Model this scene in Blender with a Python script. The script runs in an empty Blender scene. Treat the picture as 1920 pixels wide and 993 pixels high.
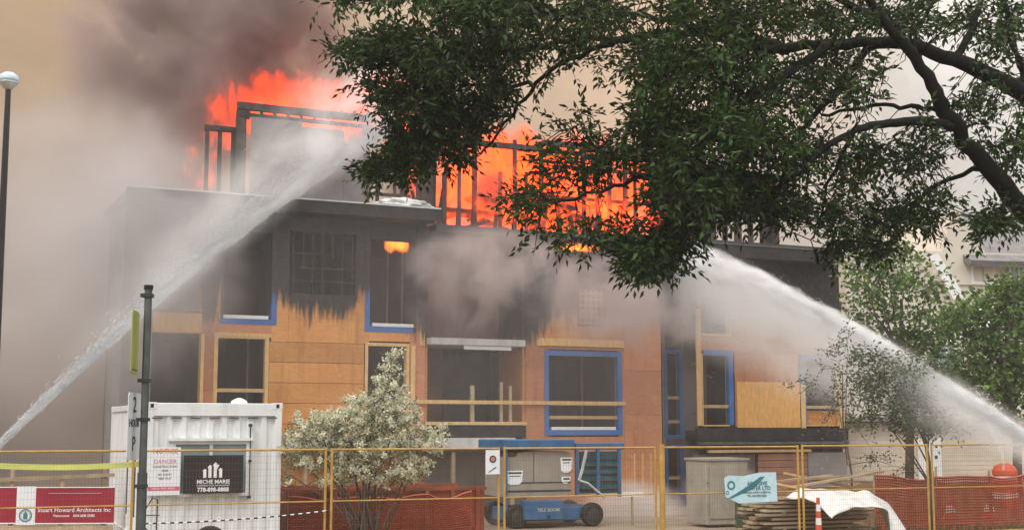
import bpy, bmesh, math, random
from mathutils import Vector, Matrix, noise as mnoise
import numpy as np
SC = bpy.context.scene
COL = SC.collection
rnd = random.Random(7)
npr = np.random.RandomState(11)
# ------------------------------------------------------------------ camera
FPX, CX, CY, HOR, EYE = 2500.0, 960.0, 496.5, 800.0, 2.25
PITCH = math.atan((HOR - CY) / FPX)
cam = bpy.data.cameras.new('camera'); camo = bpy.data.objects.new('camera', cam); COL.objects.link(camo)
camo.location = (0, 0, EYE); camo.rotation_euler = (math.pi / 2 + PITCH, 0, 0)
cam.lens = FPX / 1920 * 36; cam.sensor_width = 36; cam.clip_end = 3000; cam.clip_start = 0.1
SC.camera = camo
# ------------------------------------------------------------------ render settings
SC.view_settings.view_transform = 'Standard'; SC.view_settings.look = 'None'
SC.view_settings.exposure = -0.1; SC.view_settings.gamma = 1.0; SC.view_settings.use_curve_mapping = False
cy = SC.cycles
cy.max_bounces = 8; cy.diffuse_bounces = 4; cy.glossy_bounces = 2; cy.transmission_bounces = 3
cy.volume_bounces = 3; cy.transparent_max_bounces = 12
cy.volume_step_rate = 1.0; cy.volume_max_steps = 256
cy.use_denoising = True
cy.caustics_reflective = False; cy.caustics_refractive = False
cy.sample_clamp_indirect = 4.0
# ------------------------------------------------------------------ node helpers
class NT:
    def __init__(s, tree): s.t = tree; s.n = tree.nodes; s.l = tree.links
    def new(s, typ, **kw):
        n = s.n.new(typ)
        for k, v in kw.items(): setattr(n, k, v)
        return n
    def link(s, a, b): s.l.new(a, b)
    def put(s, sock, v):
        if isinstance(v, (int, float)): sock.default_value = v
        elif isinstance(v, (tuple, list)):
            if len(v) == 3 and sock.type == 'RGBA': v = (*v, 1)
            sock.default_value = v
        else: s.l.new(v, sock)
    def math(s, op, a, b=0.0, c=0.0, clamp=False):
        n = s.new('ShaderNodeMath', operation=op); n.use_clamp = clamp
        for i, v in enumerate((a, b, c)): s.put(n.inputs[i], v)
        return n.outputs[0]
    def vmath(s, op, a, b=(0, 0, 0)):
        n = s.new('ShaderNodeVectorMath', operation=op)
        s.put(n.inputs[0], a); s.put(n.inputs[1], b)
        return n.outputs['Value'] if op in ('LENGTH', 'DOT_PRODUCT') else n.outputs[0]
    def mix(s, f, a, b):
        n = s.new('ShaderNodeMix', data_type='RGBA')
        s.put(n.inputs[0], f); s.put(n.inputs[6], a); s.put(n.inputs[7], b)
        return n.outputs[2]
    def noise(s, vec, scale, detail=3, rough=.55, dist=0.0, col=False):
        n = s.new('ShaderNodeTexNoise')
        if vec is not None: s.link(vec, n.inputs['Vector'])
        n.inputs['Scale'].default_value = scale; n.inputs['Detail'].default_value = detail
        n.inputs['Roughness'].default_value = rough; n.inputs['Distortion'].default_value = dist
        return n.outputs[1 if col else 0]
    def maprange(s, v, a, b, c=0.0, d=1.0, smooth=False):
        n = s.new('ShaderNodeMapRange'); n.clamp = True
        if smooth: n.interpolation_type = 'SMOOTHSTEP'
        for i, x in enumerate((v, a, b, c, d)): s.put(n.inputs[i], x)
        return n.outputs[0]
    def ramp(s, f, stops, interp='LINEAR'):
        n = s.new('ShaderNodeValToRGB'); n.color_ramp.interpolation = interp
        el = n.color_ramp.elements
        while len(el) > 1: el.remove(el[-1])
        el[0].position = stops[0][0]; el[0].color = (*stops[0][1], 1)
        for p, c in stops[1:]:
            e = el.new(p); e.color = (*c, 1)
        s.link(f, n.inputs[0]); return n.outputs[0]
    def scale(s, v, sc):
        n = s.new('ShaderNodeVectorMath', operation='MULTIPLY'); s.put(n.inputs[0], v); n.inputs[1].default_value = sc
        return n.outputs[0]
    def pos(s): return s.new('ShaderNodeNewGeometry').outputs['Position']
    def obj(s): return s.new('ShaderNodeTexCoord').outputs['Object']
    def sep(s, v):
        n = s.new('ShaderNodeSeparateXYZ'); s.link(v, n.inputs[0]); return n.outputs
def srgb(r, g, b):
    f = lambda c: (c / 255 / 12.92) if c / 255 <= .04045 else ((c / 255 + .055) / 1.055) ** 2.4
    return (f(r), f(g), f(b))
# ------------------------------------------------------------------ world: smoke filled overcast sky
W = bpy.data.worlds.new("World"); SC.world = W; W.use_nodes = True
wt = NT(W.node_tree); W.node_tree.nodes.clear()
SUN_EL, SUN_ROT = math.radians(48), math.radians(215)
sky = wt.new('ShaderNodeTexSky', sky_type='NISHITA'); sky.sun_disc = False
sky.sun_elevation = SUN_EL; sky.sun_rotation = SUN_ROT; sky.dust_density = 4
gen = wt.new('ShaderNodeTexCoord').outputs['Generated']
gx, gy, gz = wt.sep(gen)
az = wt.math('ARCTAN2', gx, gy)
n1 = wt.noise(gen, 6.0, 6, .6, .9); n2 = wt.noise(gen, 16.0, 4, .6, .8)
azn = wt.math('ADD', az, wt.math('MULTIPLY', wt.math('SUBTRACT', n1, .5), .25))
smoke_az = wt.ramp(wt.maprange(azn, -math.pi, math.pi), [(0.0, (0.92, 0.92, 0.92)), (0.25, (0.9, 0.87, 0.83)), (0.3745, (0.42, 0.31, 0.21)), (0.4465, (0.42, 0.28, 0.16)), (0.4847, (0.56, 0.40, 0.26)), (0.5191, (0.72, 0.50, 0.33)), (0.5458, (0.74, 0.67, 0.60)), (0.5955, (0.76, 0.74, 0.71)), (0.8, (0.98, 0.97, 0.95)), (1.0, (0.92, 0.92, 0.92))])
low = wt.maprange(wt.math('ADD', gz, wt.math('MULTIPLY', wt.math('SUBTRACT', n1, .5), .12)), .02, .20, 1, 0, smooth=True)
smoke_c = wt.mix(wt.math('MULTIPLY', low, .75), smoke_az, wt.mix(wt.maprange(azn, .0, .28), (.45, .40, .35), (.72, .70, .67)))
# standard overcast sky: the zenith is about three times as bright as the horizon
puffy = wt.math('MULTIPLY', wt.math('MULTIPLY', wt.maprange(n2, .3, .7, .92, 1.06), wt.maprange(n1, .3, .7, .84, 1.10)), wt.math('MULTIPLY_ADD', wt.math('MAXIMUM', gz, 0.0), 2.5, .56))
cmb = wt.new('ShaderNodeCombineXYZ'); smoke_c = wt.vmath('MULTIPLY', smoke_c, cmb.outputs[0])
for i in range(3): wt.link(puffy, cmb.inputs[i])
bg1 = wt.new('ShaderNodeBackground'); wt.link(sky.outputs[0], bg1.inputs[0]); bg1.inputs[1].default_value = 0.10
bg2 = wt.new('ShaderNodeBackground'); wt.link(smoke_c, bg2.inputs[0]); bg2.inputs[1].default_value = 1.12
mx = wt.new('ShaderNodeMixShader'); mx.inputs[0].default_value = .93
wt.link(bg1.outputs[0], mx.inputs[1]); wt.link(bg2.outputs[0], mx.inputs[2])
wo = wt.new('ShaderNodeOutputWorld'); wt.link(mx.outputs[0], wo.inputs[0])
sun = bpy.data.lights.new('sun', 'SUN'); suno = bpy.data.objects.new('sun', sun); COL.objects.link(suno)
sun.energy = 1.5; sun.angle = math.radians(20); sun.color = (1, .96, .91)
sd = Vector((math.sin(SUN_ROT) * math.cos(SUN_EL), math.cos(SUN_ROT) * math.cos(SUN_EL), math.sin(SUN_EL)))
suno.rotation_euler = (-sd).to_track_quat('-Z', 'Y').to_euler()
# ------------------------------------------------------------------ geometry of the place
cp, sp_ = math.cos(PITCH), math.sin(PITCH)
def ray(px, py):
    x = (px - CX) / FPX; y = -(py - CY) / FPX
    return Vector((x, cp - y * sp_, sp_ + y * cp))
def at(px, py, Y):
    d = ray(px, py); t = Y / d.y
    return Vector((0, 0, EYE)) + d * t
BYAW = math.radians(25); BO = Vector((0, 36, 0))
bu = Vector((math.cos(BYAW), math.sin(BYAW), 0)); bv = Vector((-math.sin(BYAW), math.cos(BYAW), 0))
def fac(px, py, v=0.0, O=BO, U=bu, V=bv):
    d = ray(px, py); o = Vector((0, 0, EYE)) - O
    t = (v - o.dot(V)) / d.dot(V); p = o + d * t
    return p.dot(U), p.z
FYAW = math.radians(22.4); FO = Vector(((622 - CX) / FPX * 21.7, 21.7, 0))
fu = Vector((math.cos(FYAW), math.sin(FYAW), 0)); fv = Vector((-math.sin(FYAW), math.cos(FYAW), 0))
def ffac(px, py, v=0.0): return fac(px, py, v, FO, fu, fv)
def ground_at(px, Y):
    return Vector(((px - CX) / FPX * Y * 1.0, Y, 0))
# ------------------------------------------------------------------ mesh helpers
class MB:
    def __init__(s): s.v = []; s.f = []
    def box(s, x0, x1, y0, y1, z0, z1, M=None):
        b = len(s.v)
        P = [(x0, y0, z0), (x1, y0, z0), (x1, y1, z0), (x0, y1, z0), (x0, y0, z1), (x1, y0, z1), (x1, y1, z1), (x0, y1, z1)]
        if M is not None: P = [tuple(M @ Vector(p)) for p in P]
        s.v += P
        s.f += [tuple(b + i for i in q) for q in ((0, 3, 2, 1), (4, 5, 6, 7), (0, 1, 5, 4), (1, 2, 6, 5), (2, 3, 7, 6), (3, 0, 4, 7))]
        return s
    def tube(s, pts, rad, n=6, cap=True):
        pts = [Vector(p) for p in pts]
        if not isinstance(rad, (list, tuple)): rad = [rad] * len(pts)
        b = len(s.v)
        for i, p in enumerate(pts):
            d = (pts[min(i + 1, len(pts) - 1)] - pts[max(i - 1, 0)])
            if d.length < 1e-9: d = Vector((0, 0, 1))
            d.normalize()
            a = d.orthogonal() if abs(d.z) > .9 else d.cross(Vector((0, 0, 1)))
            if abs(d.z) > .9: a = Vector((1, 0, 0)) - d * d.x
            a.normalize(); c = d.cross(a)
            for k in range(n):
                t = 2 * math.pi * k / n
                s.v.append(tuple(p + (a * math.cos(t) + c * math.sin(t)) * rad[i]))
        for i in range(len(pts) - 1):
            for k in range(n):
                k2 = (k + 1) % n
                s.f.append((b + i * n + k, b + i * n + k2, b + (i + 1) * n + k2, b + (i + 1) * n + k))
        if cap:
            s.f.append(tuple(b + k for k in range(n))[::-1]); s.f.append(tuple(b + (len(pts) - 1) * n + k for k in range(n)))
        return s
    def lathe(s, prof, c=(0, 0, 0), n=16):
        b = len(s.v)
        for r, z in prof:
            for k in range(n):
                t = 2 * math.pi * k / n
                s.v.append((c[0] + r * math.cos(t), c[1] + r * math.sin(t), c[2] + z))
        for i in range(len(prof) - 1):
            for k in range(n):
                k2 = (k + 1) % n
                s.f.append((b + i * n + k, b + i * n + k2, b + (i + 1) * n + k2, b + (i + 1) * n + k))
        s.f.append(tuple(b + k for k in range(n))[::-1]); s.f.append(tuple(b + (len(prof) - 1) * n + k for k in range(n)))
        return s
    def prism(s, poly, y0, y1, M=None):   # poly in x,z extruded in y
        b = len(s.v); n = len(poly)
        P = [(x, y0, z) for x, z in poly] + [(x, y1, z) for x, z in poly]
        if M is not None: P = [tuple(M @ Vector(p)) for p in P]
        s.v += P
        s.f.append(tuple(range(b, b + n))); s.f.append(tuple(range(b + n, b + 2 * n))[::-1])
        for i in range(n):
            j = (i + 1) % n
            s.f.append((b + i, b + n + i, b + n + j, b + j))
        return s
    def grid(s, fn, nu, nv):
        b = len(s.v)
        for j in range(nv + 1):
            for i in range(nu + 1): s.v.append(tuple(fn(i / nu, j / nv)))
        for j in range(nv):
            for i in range(nu):
                a = b + j * (nu + 1) + i; s.f.append((a, a + 1, a + nu + 2, a + nu + 1))
        return s
    def build(s, name, mat, parent=None, smooth=False, bevel=0):
        me = bpy.data.meshes.new(name); me.from_pydata(s.v, [], s.f); me.update()
        me.materials.append(mat)
        if bevel:
            bm = bmesh.new(); bm.from_mesh(me)
            bmesh.ops.remove_doubles(bm, verts=bm.verts, dist=1e-6)
            bmesh.ops.bevel(bm, geom=bm.edges[:], offset=bevel, segments=1, affect='EDGES')
            bm.to_mesh(me); bm.free()
        if smooth:
            for p in me.polygons: p.use_smooth = True
        o = bpy.data.objects.new(name, me); COL.objects.link(o)
        if parent: o.parent = parent
        return o
def tag(o, label=None, cat=None, group=None, kind=None):
    if label: o['label'] = label
    if cat: o['category'] = cat
    if group: o['group'] = group
    if kind: o['kind'] = kind
    return o
def empty(name, loc=(0, 0, 0), rz=0.0, **kw):
    o = bpy.data.objects.new(name, None); COL.objects.link(o); o.location = loc; o.rotation_euler = (0, 0, rz)
    o.empty_display_size = .2
    return tag(o, **kw)
def copy_tree(o, parent=None):
    c = o.copy(); COL.objects.link(c)
    if parent: c.parent = parent
    for ch in o.children: copy_tree(ch, c)
    return c
UNIT = {}
def unit_box(mat):
    if mat.name not in UNIT:
        m = MB().box(-.5, .5, -.5, .5, -.5, .5)
        me = bpy.data.meshes.new('board'); me.from_pydata(m.v, [], m.f); me.update(); me.materials.append(mat)
        UNIT[mat.name] = me
    return UNIT[mat.name]
def board(name, mat, x0, x1, y0, y1, z0, z1, parent=None, ry=0.0, jit=0.0):
    o = bpy.data.objects.new(name, unit_box(mat)); COL.objects.link(o)
    o.location = ((x0 + x1) / 2, (y0 + y1) / 2, (z0 + z1) / 2); o.scale = (x1 - x0, y1 - y0, z1 - z0)
    o.rotation_euler = (rnd.uniform(-jit, jit), ry, rnd.uniform(-jit, jit))
    if parent: o.parent = parent
    return o
def lettering(txt, size, mat, parent, loc, rot=(math.pi / 2, 0, 0), align='CENTER', extrude=.001, name='lettering', sx=1.0, bold=0.0):
    cu = bpy.data.curves.new('txt', 'FONT'); cu.body = txt; cu.size = size; cu.align_x = align; cu.align_y = 'CENTER'
    cu.extrude = extrude; cu.offset = bold; cu.resolution_u = 2
    t = bpy.data.objects.new('txt', cu); COL.objects.link(t)
    dg = bpy.context.evaluated_depsgraph_get(); dg.update()
    me = bpy.data.meshes.new_from_object(t.evaluated_get(dg)); bpy.data.objects.remove(t)
    me.name = name; me.materials.clear(); me.materials.append(mat)
    o = bpy.data.objects.new(name, me); COL.objects.link(o); o.location = loc; o.rotation_euler = rot; o.scale = (sx, 1, 1)
    if parent: o.parent = parent
    return o
# ------------------------------------------------------------------ materials
def mat(name, col, rough=.7, var=.15, scale=6.0, col2=None, bump=0.0, bscale=40.0, metal=0.0, rand=0.0, stretch=(1, 1, 1), coord='pos', spec=.3, dirt=0.0):
    m = bpy.data.materials.new(name); m.use_nodes = True; t = NT(m.node_tree)
    b = m.node_tree.nodes['Principled BSDF']
    p = t.pos() if coord == 'pos' else t.obj()
    p = t.scale(p, stretch)
    n = t.noise(p, scale, 5, .6)
    c2 = col2 if col2 else tuple(c * (1 - var) for c in col)
    c1 = col if col2 else tuple(min(1, c * (1 + var)) for c in col)
    c = t.mix(t.maprange(n, .3, .7), c1, c2)
    if rand:
        oi = t.new('ShaderNodeObjectInfo').outputs['Random']
        k = t.maprange(oi, 0, 1, 1 - rand, 1 + rand)
        cx = t.new('ShaderNodeCombineXYZ'); [t.link(k, cx.inputs[i]) for i in range(3)]
        c = t.vmath('MULTIPLY', c, cx.outputs[0])
    if dirt:
        d = t.noise(t.scale(t.pos(), (2.2, 2.2, .5)), 1.6, 6, .7)
        c = t.mix(t.math('MULTIPLY', t.maprange(d, .48, .7), dirt), c, (.10, .08, .06))
    t.put(b.inputs['Base Color'], c)
    rr = t.maprange(t.noise(p, scale * 2.3, 3), .3, .7, max(.05, rough - .1), min(1, rough + .1))
    t.link(rr, b.inputs['Roughness']); b.inputs['Metallic'].default_value = metal
    b.inputs['Specular IOR Level'].default_value = spec
    if bump:
        bn = t.new('ShaderNodeBump'); bn.inputs['Strength'].default_value = bump; bn.inputs['Distance'].default_value = .02
        t.link(t.noise(p, bscale, 4), bn.inputs['Height']); t.link(bn.outputs[0], b.inputs['Normal'])
    return m
# facade materials carry a soot stain whose edge height changes along the wall
uA0 = fac(228, 620)[0]; uE1 = fac(1578, 620)[0]
SOOT = []   # (px, py of the edge of the charring)
for px, py in ((228, 500), (300, 500), (370, 520), (378, 600), (398, 604), (412, 540), (512, 560), (535, 560), (560, 590), (655, 590), (668, 560), (690, 545), (760, 610), (800, 640), (850, 655), (960, 655), (985, 640), (1020, 610), (1100, 590), (1165, 610), (1230, 600), (1300, 520), (1350, 520), (1375, 525), (1450, 560), (1500, 585), (1578, 600)):
    SOOT.append((fac(px, 620)[0], fac(px, py)[1]))
def soot_factor(t, soft=.25):
    p = t.vmath('SUBTRACT', t.pos(), tuple(BO))
    u = t.vmath('DOT_PRODUCT', p, tuple(bu)); z = t.sep(t.pos())[2]
    f = t.maprange(u, uA0, uE1)
    zr = t.ramp(f, [((a - uA0) / (uE1 - uA0), (b / 12,) * 3) for a, b in SOOT])
    sepc = t.new('ShaderNodeSeparateColor'); t.link(zr, sepc.inputs[0])
    ze = t.math('MULTIPLY', sepc.outputs[0], 12.0)
    drip = t.noise(t.scale(t.pos(), (4.5, 4.5, .35)), 2.0, 4, .7)
    cloud = t.noise(t.pos(), 1.1, 4, .6)
    zz = t.math('ADD', z, t.math('ADD', t.math('MULTIPLY', t.math('SUBTRACT', drip, .5), 1.5), t.math('MULTIPLY', t.math('SUBTRACT', cloud, .5), .7)))
    return t.maprange(t.math('SUBTRACT', zz, ze), -soft, soft, smooth=True)
def sooted(name, col, rough=.8, kind='osb', rand=.08, soot=(.022, .020, .021)):
    m = bpy.data.materials.new(name); m.use_nodes = True; t = NT(m.node_tree); b = m.node_tree.nodes['Principled BSDF']
    p = t.pos()
    if kind == 'osb':
        v = t.new('ShaderNodeTexVoronoi'); v.inputs['Scale'].default_value = 9; t.link(t.scale(p, (1, 1, 3)), v.inputs['Vector'])
        fl = t.sep(v.outputs['Color'])[0]
        n = t.noise(p, .8, 5, .6)
        c = t.mix(t.maprange(fl, 0, 1, 0, .55), col, tuple(x * .72 for x in col))
        c = t.mix(t.maprange(n, .35, .7, 0, .6), c, (col[0] * .75, col[1] * .55, col[2] * .5))
        run = t.noise(t.scale(p, (3, 3, .35)), 1.5, 5, .7); blot = t.noise(p, 3.2, 5, .75, .8)
        c = t.mix(t.maprange(run, .52, .75, 0, .6), c, (col[0] * .45, col[1] * .36, col[2] * .4))
        c = t.mix(t.maprange(blot, .56, .72, 0, .55), c, (min(1, col[0] * 1.15), col[1] * 1.2, col[2] * 1.6))
    elif kind == 'lumber':
        n = t.noise(t.scale(p, (6, 6, 1.2)), 3, 5, .6)
        c = t.mix(t.maprange(n, .3, .7), tuple(x * 1.1 for x in col), tuple(x * .75 for x in col))
    else:
        n = t.noise(p, 1.4, 5, .6)
        c = t.mix(t.maprange(n, .3, .7), tuple(x * 1.1 for x in col), tuple(x * .8 for x in col))
    oi = t.new('ShaderNodeObjectInfo').outputs['Random']
    k = t.maprange(oi, 0, 1, 1 - rand, 1 + rand); cx = t.new('ShaderNodeCombineXYZ'); [t.link(k, cx.inputs[i]) for i in range(3)]
    c = t.vmath('MULTIPLY', c, cx.outputs[0])
    # thinner scorching under the char edge, then the char itself
    s1 = soot_factor(t)
    fine = t.noise(p, 7, 5, .7)
    sc = t.mix(t.maprange(fine, .35, .75), soot, tuple(x * 2.6 for x in soot))
    c = t.mix(s1, c, sc)
    t.put(b.inputs['Base Color'], c); b.inputs['Roughness'].default_value = rough; b.inputs['Specular IOR Level'].default_value = .25
    bn = t.new('ShaderNodeBump'); bn.inputs['Strength'].default_value = .5; bn.inputs['Distance'].default_value = .015
    t.link(t.noise(p, 25, 4, .7), bn.inputs['Height']); t.link(bn.outputs[0], b.inputs['Normal'])
    return m
M = {}
M['osb'] = sooted('osb', (.68, .33, .10), rand=.14)
M['osb_pink'] = sooted('osb_pink', (.58, .265, .13), rand=.12)
M['plywood'] = sooted('plywood', (.82, .45, .15), kind='lumber', rand=.03)
M['lumber'] = sooted('lumber', (.76, .49, .21), kind='lumber')
M['lumber_clean'] = mat('lumber_clean', (.55, .37, .18), .8, .2, 5, rand=.15, stretch=(1, 1, 1), bump=.3)
M['lumber_weather'] = mat('lumber_weather', (.38, .29, .19), .85, .25, 4, rand=.3, bump=.4)
M['blue'] = sooted('blue_membrane', (.05, .16, .44), kind='plain', rough=.6, rand=.1)
M['wrap'] = sooted('grey_wrap', (.27, .25, .25), kind='plain', rough=.7)
M['char'] = mat('char', (.028, .025, .026), .85, .5, 3, bump=.6, bscale=20, rand=.3)
M['charred_wood'] = mat('charred_wood', (.05, .038, .034), .85, .5, 4, bump=.6, bscale=22, rand=.4)
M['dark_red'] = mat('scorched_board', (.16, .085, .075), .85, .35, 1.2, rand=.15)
M['gable'] = mat('mist_grey_board', (.23, .20, .195), .9, .3, .9, rand=.12)  # paler grey: the mist hanging before the gable is put into the colour
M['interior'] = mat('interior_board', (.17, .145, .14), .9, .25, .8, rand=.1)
M['concrete'] = mat('concrete', (.30, .28, .26), .9, .2, 1.5, bump=.4, bscale=14, dirt=.3)
M['slab_pale'] = mat('pale_fascia', (.55, .54, .52), .8, .15, 2, dirt=.35)
M['roofing'] = mat('roof_membrane', (.055, .052, .055), .7, .4, 1.3, bump=.3)
M['white'] = mat('white_vinyl', (.75, .75, .74), .5, .06, 3)
M['white_steel'] = mat('white_painted_steel', (.72, .735, .73), .45, .05, 1.2, bump=.06, bscale=3, dirt=.22)
M['steel_dark'] = mat('dark_steel', (.045, .05, .048), .5, .25, 6, metal=.4)
M['galv'] = mat('galvanised_steel', (.12, .13, .12), .5, .3, 5, metal=.6, bump=.1)
M['galv_light'] = mat('pale_galvanised_steel', (.5, .52, .52), .45, .15, 5, metal=.5)
M['black'] = mat('black_paint', (.012, .012, .014), .4, .2, 4)
M['black_rubber'] = mat('black_rubber', (.02, .02, .02), .8, .3, 8)
M['yellow_pipe'] = mat('yellow_fence_paint', (.46, .27, .06), .5, .2, 6, dirt=.25)
M['yellow_mesh'] = mat('yellow_mesh_paint', (.22, .13, .04), .6, .3, 6)
M['grey_pipe'] = mat('grey_fence_paint', (.36, .33, .27), .5, .2, 6)
M['red_sign'] = mat('red_sign_print', (.30, .012, .035), .45, .12, 1.5)
M['white_sign'] = mat('white_sign_board', (.74, .76, .78), .45, .05, 3)
M['black_sign'] = mat('black_sign_board', (.018, .018, .022), .4, .2, 3)
M['sign_ink'] = mat('white_ink', (.8, .8, .8), .5, .03, 4)
M['pink_ink'] = mat('pink_ink', (.62, .12, .20), .5, .05, 4)
M['red_ink'] = mat('red_ink', (.55, .05, .06), .5, .05, 4)
M['dark_ink'] = mat('dark_ink', (.03, .035, .05), .5, .05, 4)
M['teal_ink'] = mat('teal_ink', (.05, .18, .22), .5, .05, 4)
M['pale_blue'] = mat('pale_blue_board', (.48, .66, .72), .5, .12, 5)
M['yellow_tape'] = mat('yellow_green_tape', (.42, .44, .10), .5, .1, 4)
M['rust_red'] = mat('rust_red_steel', (.27, .055, .025), .7, .3, 1.6, bump=.3, dirt=.7)
M['orange_net'] = mat('orange_netting', (.38, .06, .03), .6, .2, 3)
M['brown_dirt'] = mat('brown_earth', (.17, .095, .045), .95, .35, 1.5, bump=.8, bscale=8)
M['machine_blue'] = mat('blue_machine_paint', (.035, .12, .25), .6, .25, 2.2, dirt=.6)
M['machine_teal'] = mat('teal_tinted_panel', (.05, .16, .20), .3, .3, 2)
M['tan_panel'] = mat('tan_plastic_panel', (.30, .265, .225), .6, .12, 1.6, dirt=.3)
M['tan_dust'] = mat('dusty_board', (.34, .31, .26), .85, .15, 1.5, dirt=.25)
M['tarp'] = mat('white_tarp', (.66, .66, .64), .5, .1, 2.5, bump=.35, bscale=5, dirt=.15)
M['cone_orange'] = mat('orange_plastic', (.58, .09, .04), .5, .1, 4, dirt=.2)
M['cone_white'] = mat('white_reflective_band', (.75, .74, .72), .4, .08, 4)
M['siding_red'] = mat('red_brown_siding', (.38, .18, .13), .8, .2, 1.5, rand=.15)
M['siding_beige'] = mat('beige_siding', (.60, .52, .42), .8, .08, 1.0, rand=.05)
M['stucco'] = mat('cream_stucco', (.60, .545, .46), .9, .08, 1.0)
M['shingle'] = mat('grey_shingle', (.19, .18, .18), .9, .25, 3, rand=.2)
M['glass'] = mat('window_glass', (.22, .30, .33), .12, .2, 1.0, spec=.8)
M['bark'] = mat('dark_bark', (.013, .011, .009), .95, .4, 5, bump=.8, bscale=12)
M['bark_grey'] = mat('grey_bark', (.10, .085, .07), .95, .3, 5, bump=.6)
M['lamp_pole'] = mat('dark_bronze_pole', (.016, .013, .011), .35, .2, 3)
M['lamp_glass'] = mat('milky_lamp_cover', (.50, .62, .68), .25, .1, 6)
M['soil'] = mat('site_soil', (.24, .19, .14), .95, .3, .7, bump=.8, bscale=6)
M['asphalt'] = mat('asphalt', (.05, .05, .052), .9, .2, 3, bump=.4, bscale=60)
M['pavement'] = mat('pavement_concrete', (.34, .32, .30), .9, .15, 1.5, bump=.3)
M['grass'] = mat('grass_blades', (.05, .09, .02), .8, .4, 2)
def leafmat(name, c1, c2, trans=.35, c3=None, lo=.55, hi=1.5, alt=None):
    m = bpy.data.materials.new(name); m.use_nodes = True; t = NT(m.node_tree); m.node_tree.nodes.clear()
    p = t.pos(); n = t.noise(p, 1.2, 3, .6); n2 = t.noise(p, 9, 2)
    c = t.mix(t.maprange(n, .38, .62), c1, c2)
    c = t.mix(t.maprange(n2, .45, .75, 0, .6), c, c3 or tuple(x * 1.8 for x in c1))
    ri = t.new('ShaderNodeNewGeometry').outputs['Random Per Island']
    c = t.mix(t.maprange(ri, .7, 1, 0, .5), c, alt or (c1[0] * 2.4, c1[1] * 1.7, c1[2] * 1.2))
    kk = t.maprange(t.math('FRACT', t.math('MULTIPLY', ri, 7.3)), 0, 1, lo, hi); cx = t.new('ShaderNodeCombineXYZ'); [t.link(kk, cx.inputs[i]) for i in range(3)]
    c = t.vmath('MULTIPLY', c, cx.outputs[0])
    d = t.new('ShaderNodeBsdfPrincipled'); t.put(d.inputs['Base Color'], c); d.inputs['Roughness'].default_value = .45; d.inputs['Specular IOR Level'].default_value = .3
    tr = t.new('ShaderNodeBsdfTranslucent'); t.put(tr.inputs[0], c)
    mx = t.new('ShaderNodeMixShader'); mx.inputs[0].default_value = trans
    t.link(d.outputs[0], mx.inputs[1]); t.link(tr.outputs[0], mx.inputs[2])
    o = t.new('ShaderNodeOutputMaterial'); t.link(mx.outputs[0], o.inputs[0]); return m
M['leaf_ash'] = leafmat('ash_leaf', (.031, .066, .011), (.018, .029, .008), .33)
M['leaf_maple'] = leafmat('maple_leaf', (.105, .19, .04), (.065, .11, .03), .4)
M['leaf_grey'] = leafmat('greyish_leaf', (.09, .12, .06), (.06, .08, .045), .3)
M['leaf_shrub'] = leafmat('shrub_leaf', (.10, .13, .05), (.06, .08, .03), .3)
M['blossom'] = leafmat('white_blossom', (.80, .79, .62), (.70, .69, .50), .3, (.84, .82, .66), lo=.75, hi=1.08, alt=(.80, .78, .60))
# ---------------------------------------------------------------- volume materials
def puff_mat(name, density, color, nscale=1.0, thr=(.42, .68), detail=4, stretch=(1, 1, 1), rough=.6, aniso=.2, edge=(1.0, .35), distort=.6, seed=0.0, step=1.0, absorb=None):
    """smoke inside a unit sphere that is scaled to an ellipsoid: thins to nothing at the rim"""
    m = bpy.data.materials.new(name); m.use_nodes = True; t = NT(m.node_tree); m.node_tree.nodes.clear()
    p = t.obj(); r = t.vmath('LENGTH', p)
    w = t.vmath('ADD', t.scale(t.pos(), stretch), (seed, seed * 1.7, seed * .3))
    n = t.noise(w, nscale, detail, rough, distort)
    rim = t.maprange(t.math('ADD', r, t.math('MULTIPLY', t.math('SUBTRACT', n, .5), -.9)), edge[1], edge[0], 1, 0, smooth=True)
    hard = t.maprange(r, .80, 1.0, 1, 0)
    d = t.math('MULTIPLY', t.math('MULTIPLY', t.maprange(n, thr[0], thr[1], smooth=True), rim), t.math('MULTIPLY', hard, density))
    v = t.new('ShaderNodeVolumePrincipled'); v.inputs['Color'].default_value = (*color, 1); t.link(d, v.inputs['Density'])
    v.inputs['Anisotropy'].default_value = aniso
    if absorb: v.inputs['Absorption Color'].default_value = (*absorb, 1)
    o = t.new('ShaderNodeOutputMaterial'); t.link(v.outputs[0], o.inputs[1])
    m.cycles.volume_step_rate = step; m.cycles.volume_sampling = 'DISTANCE'
    return m
def ico(name, mat_, loc, rad, rz=0.0, rx=0.0, ry=0.0, parent=None, sub=2):
    bm = bmesh.new(); bmesh.ops.create_icosphere(bm, subdivisions=sub, radius=1.0)
    me = bpy.data.meshes.new(name); bm.to_mesh(me); bm.free(); me.materials.append(mat_)
    o = bpy.data.objects.new(name, me); COL.objects.link(o); o.location = loc; o.scale = rad; o.rotation_euler = (rx, ry, rz)
    if parent: o.parent = parent
    return o
# ================================================================== ground
g = MB(); g.v = [(-600, -60, 0), (600, -60, 0), (600, 1200, 0), (-600, 1200, 0)]; g.f = [(0, 1, 2, 3)]
tag(g.build('ground', M['soil']), kind='structure')
g = MB(); g.v = [(-60, 3.0, .004), (80, 3.0, .004), (80, 17.5, .004), (-60, 17.5, .004)]; g.f = [(0, 1, 2, 3)]
tag(g.build('road', M['asphalt']), kind='structure')
def strip(name, v0, v1, z, m, u0=-40, u1=60, h=0):
    mb = MB(); mb.box(u0, u1, v0, v1, -.3, z); o = mb.build(name, m); o.location = FO; o.rotation_euler = (0, 0, FYAW); return tag(o, kind='structure')
strip('kerb', -2.6, -2.45, .13, M['concrete']); strip('pavement', -2.45, -.9, .12, M['pavement'])
strip('verge', -.9, .9, .05, M['brown_dirt'])
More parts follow.
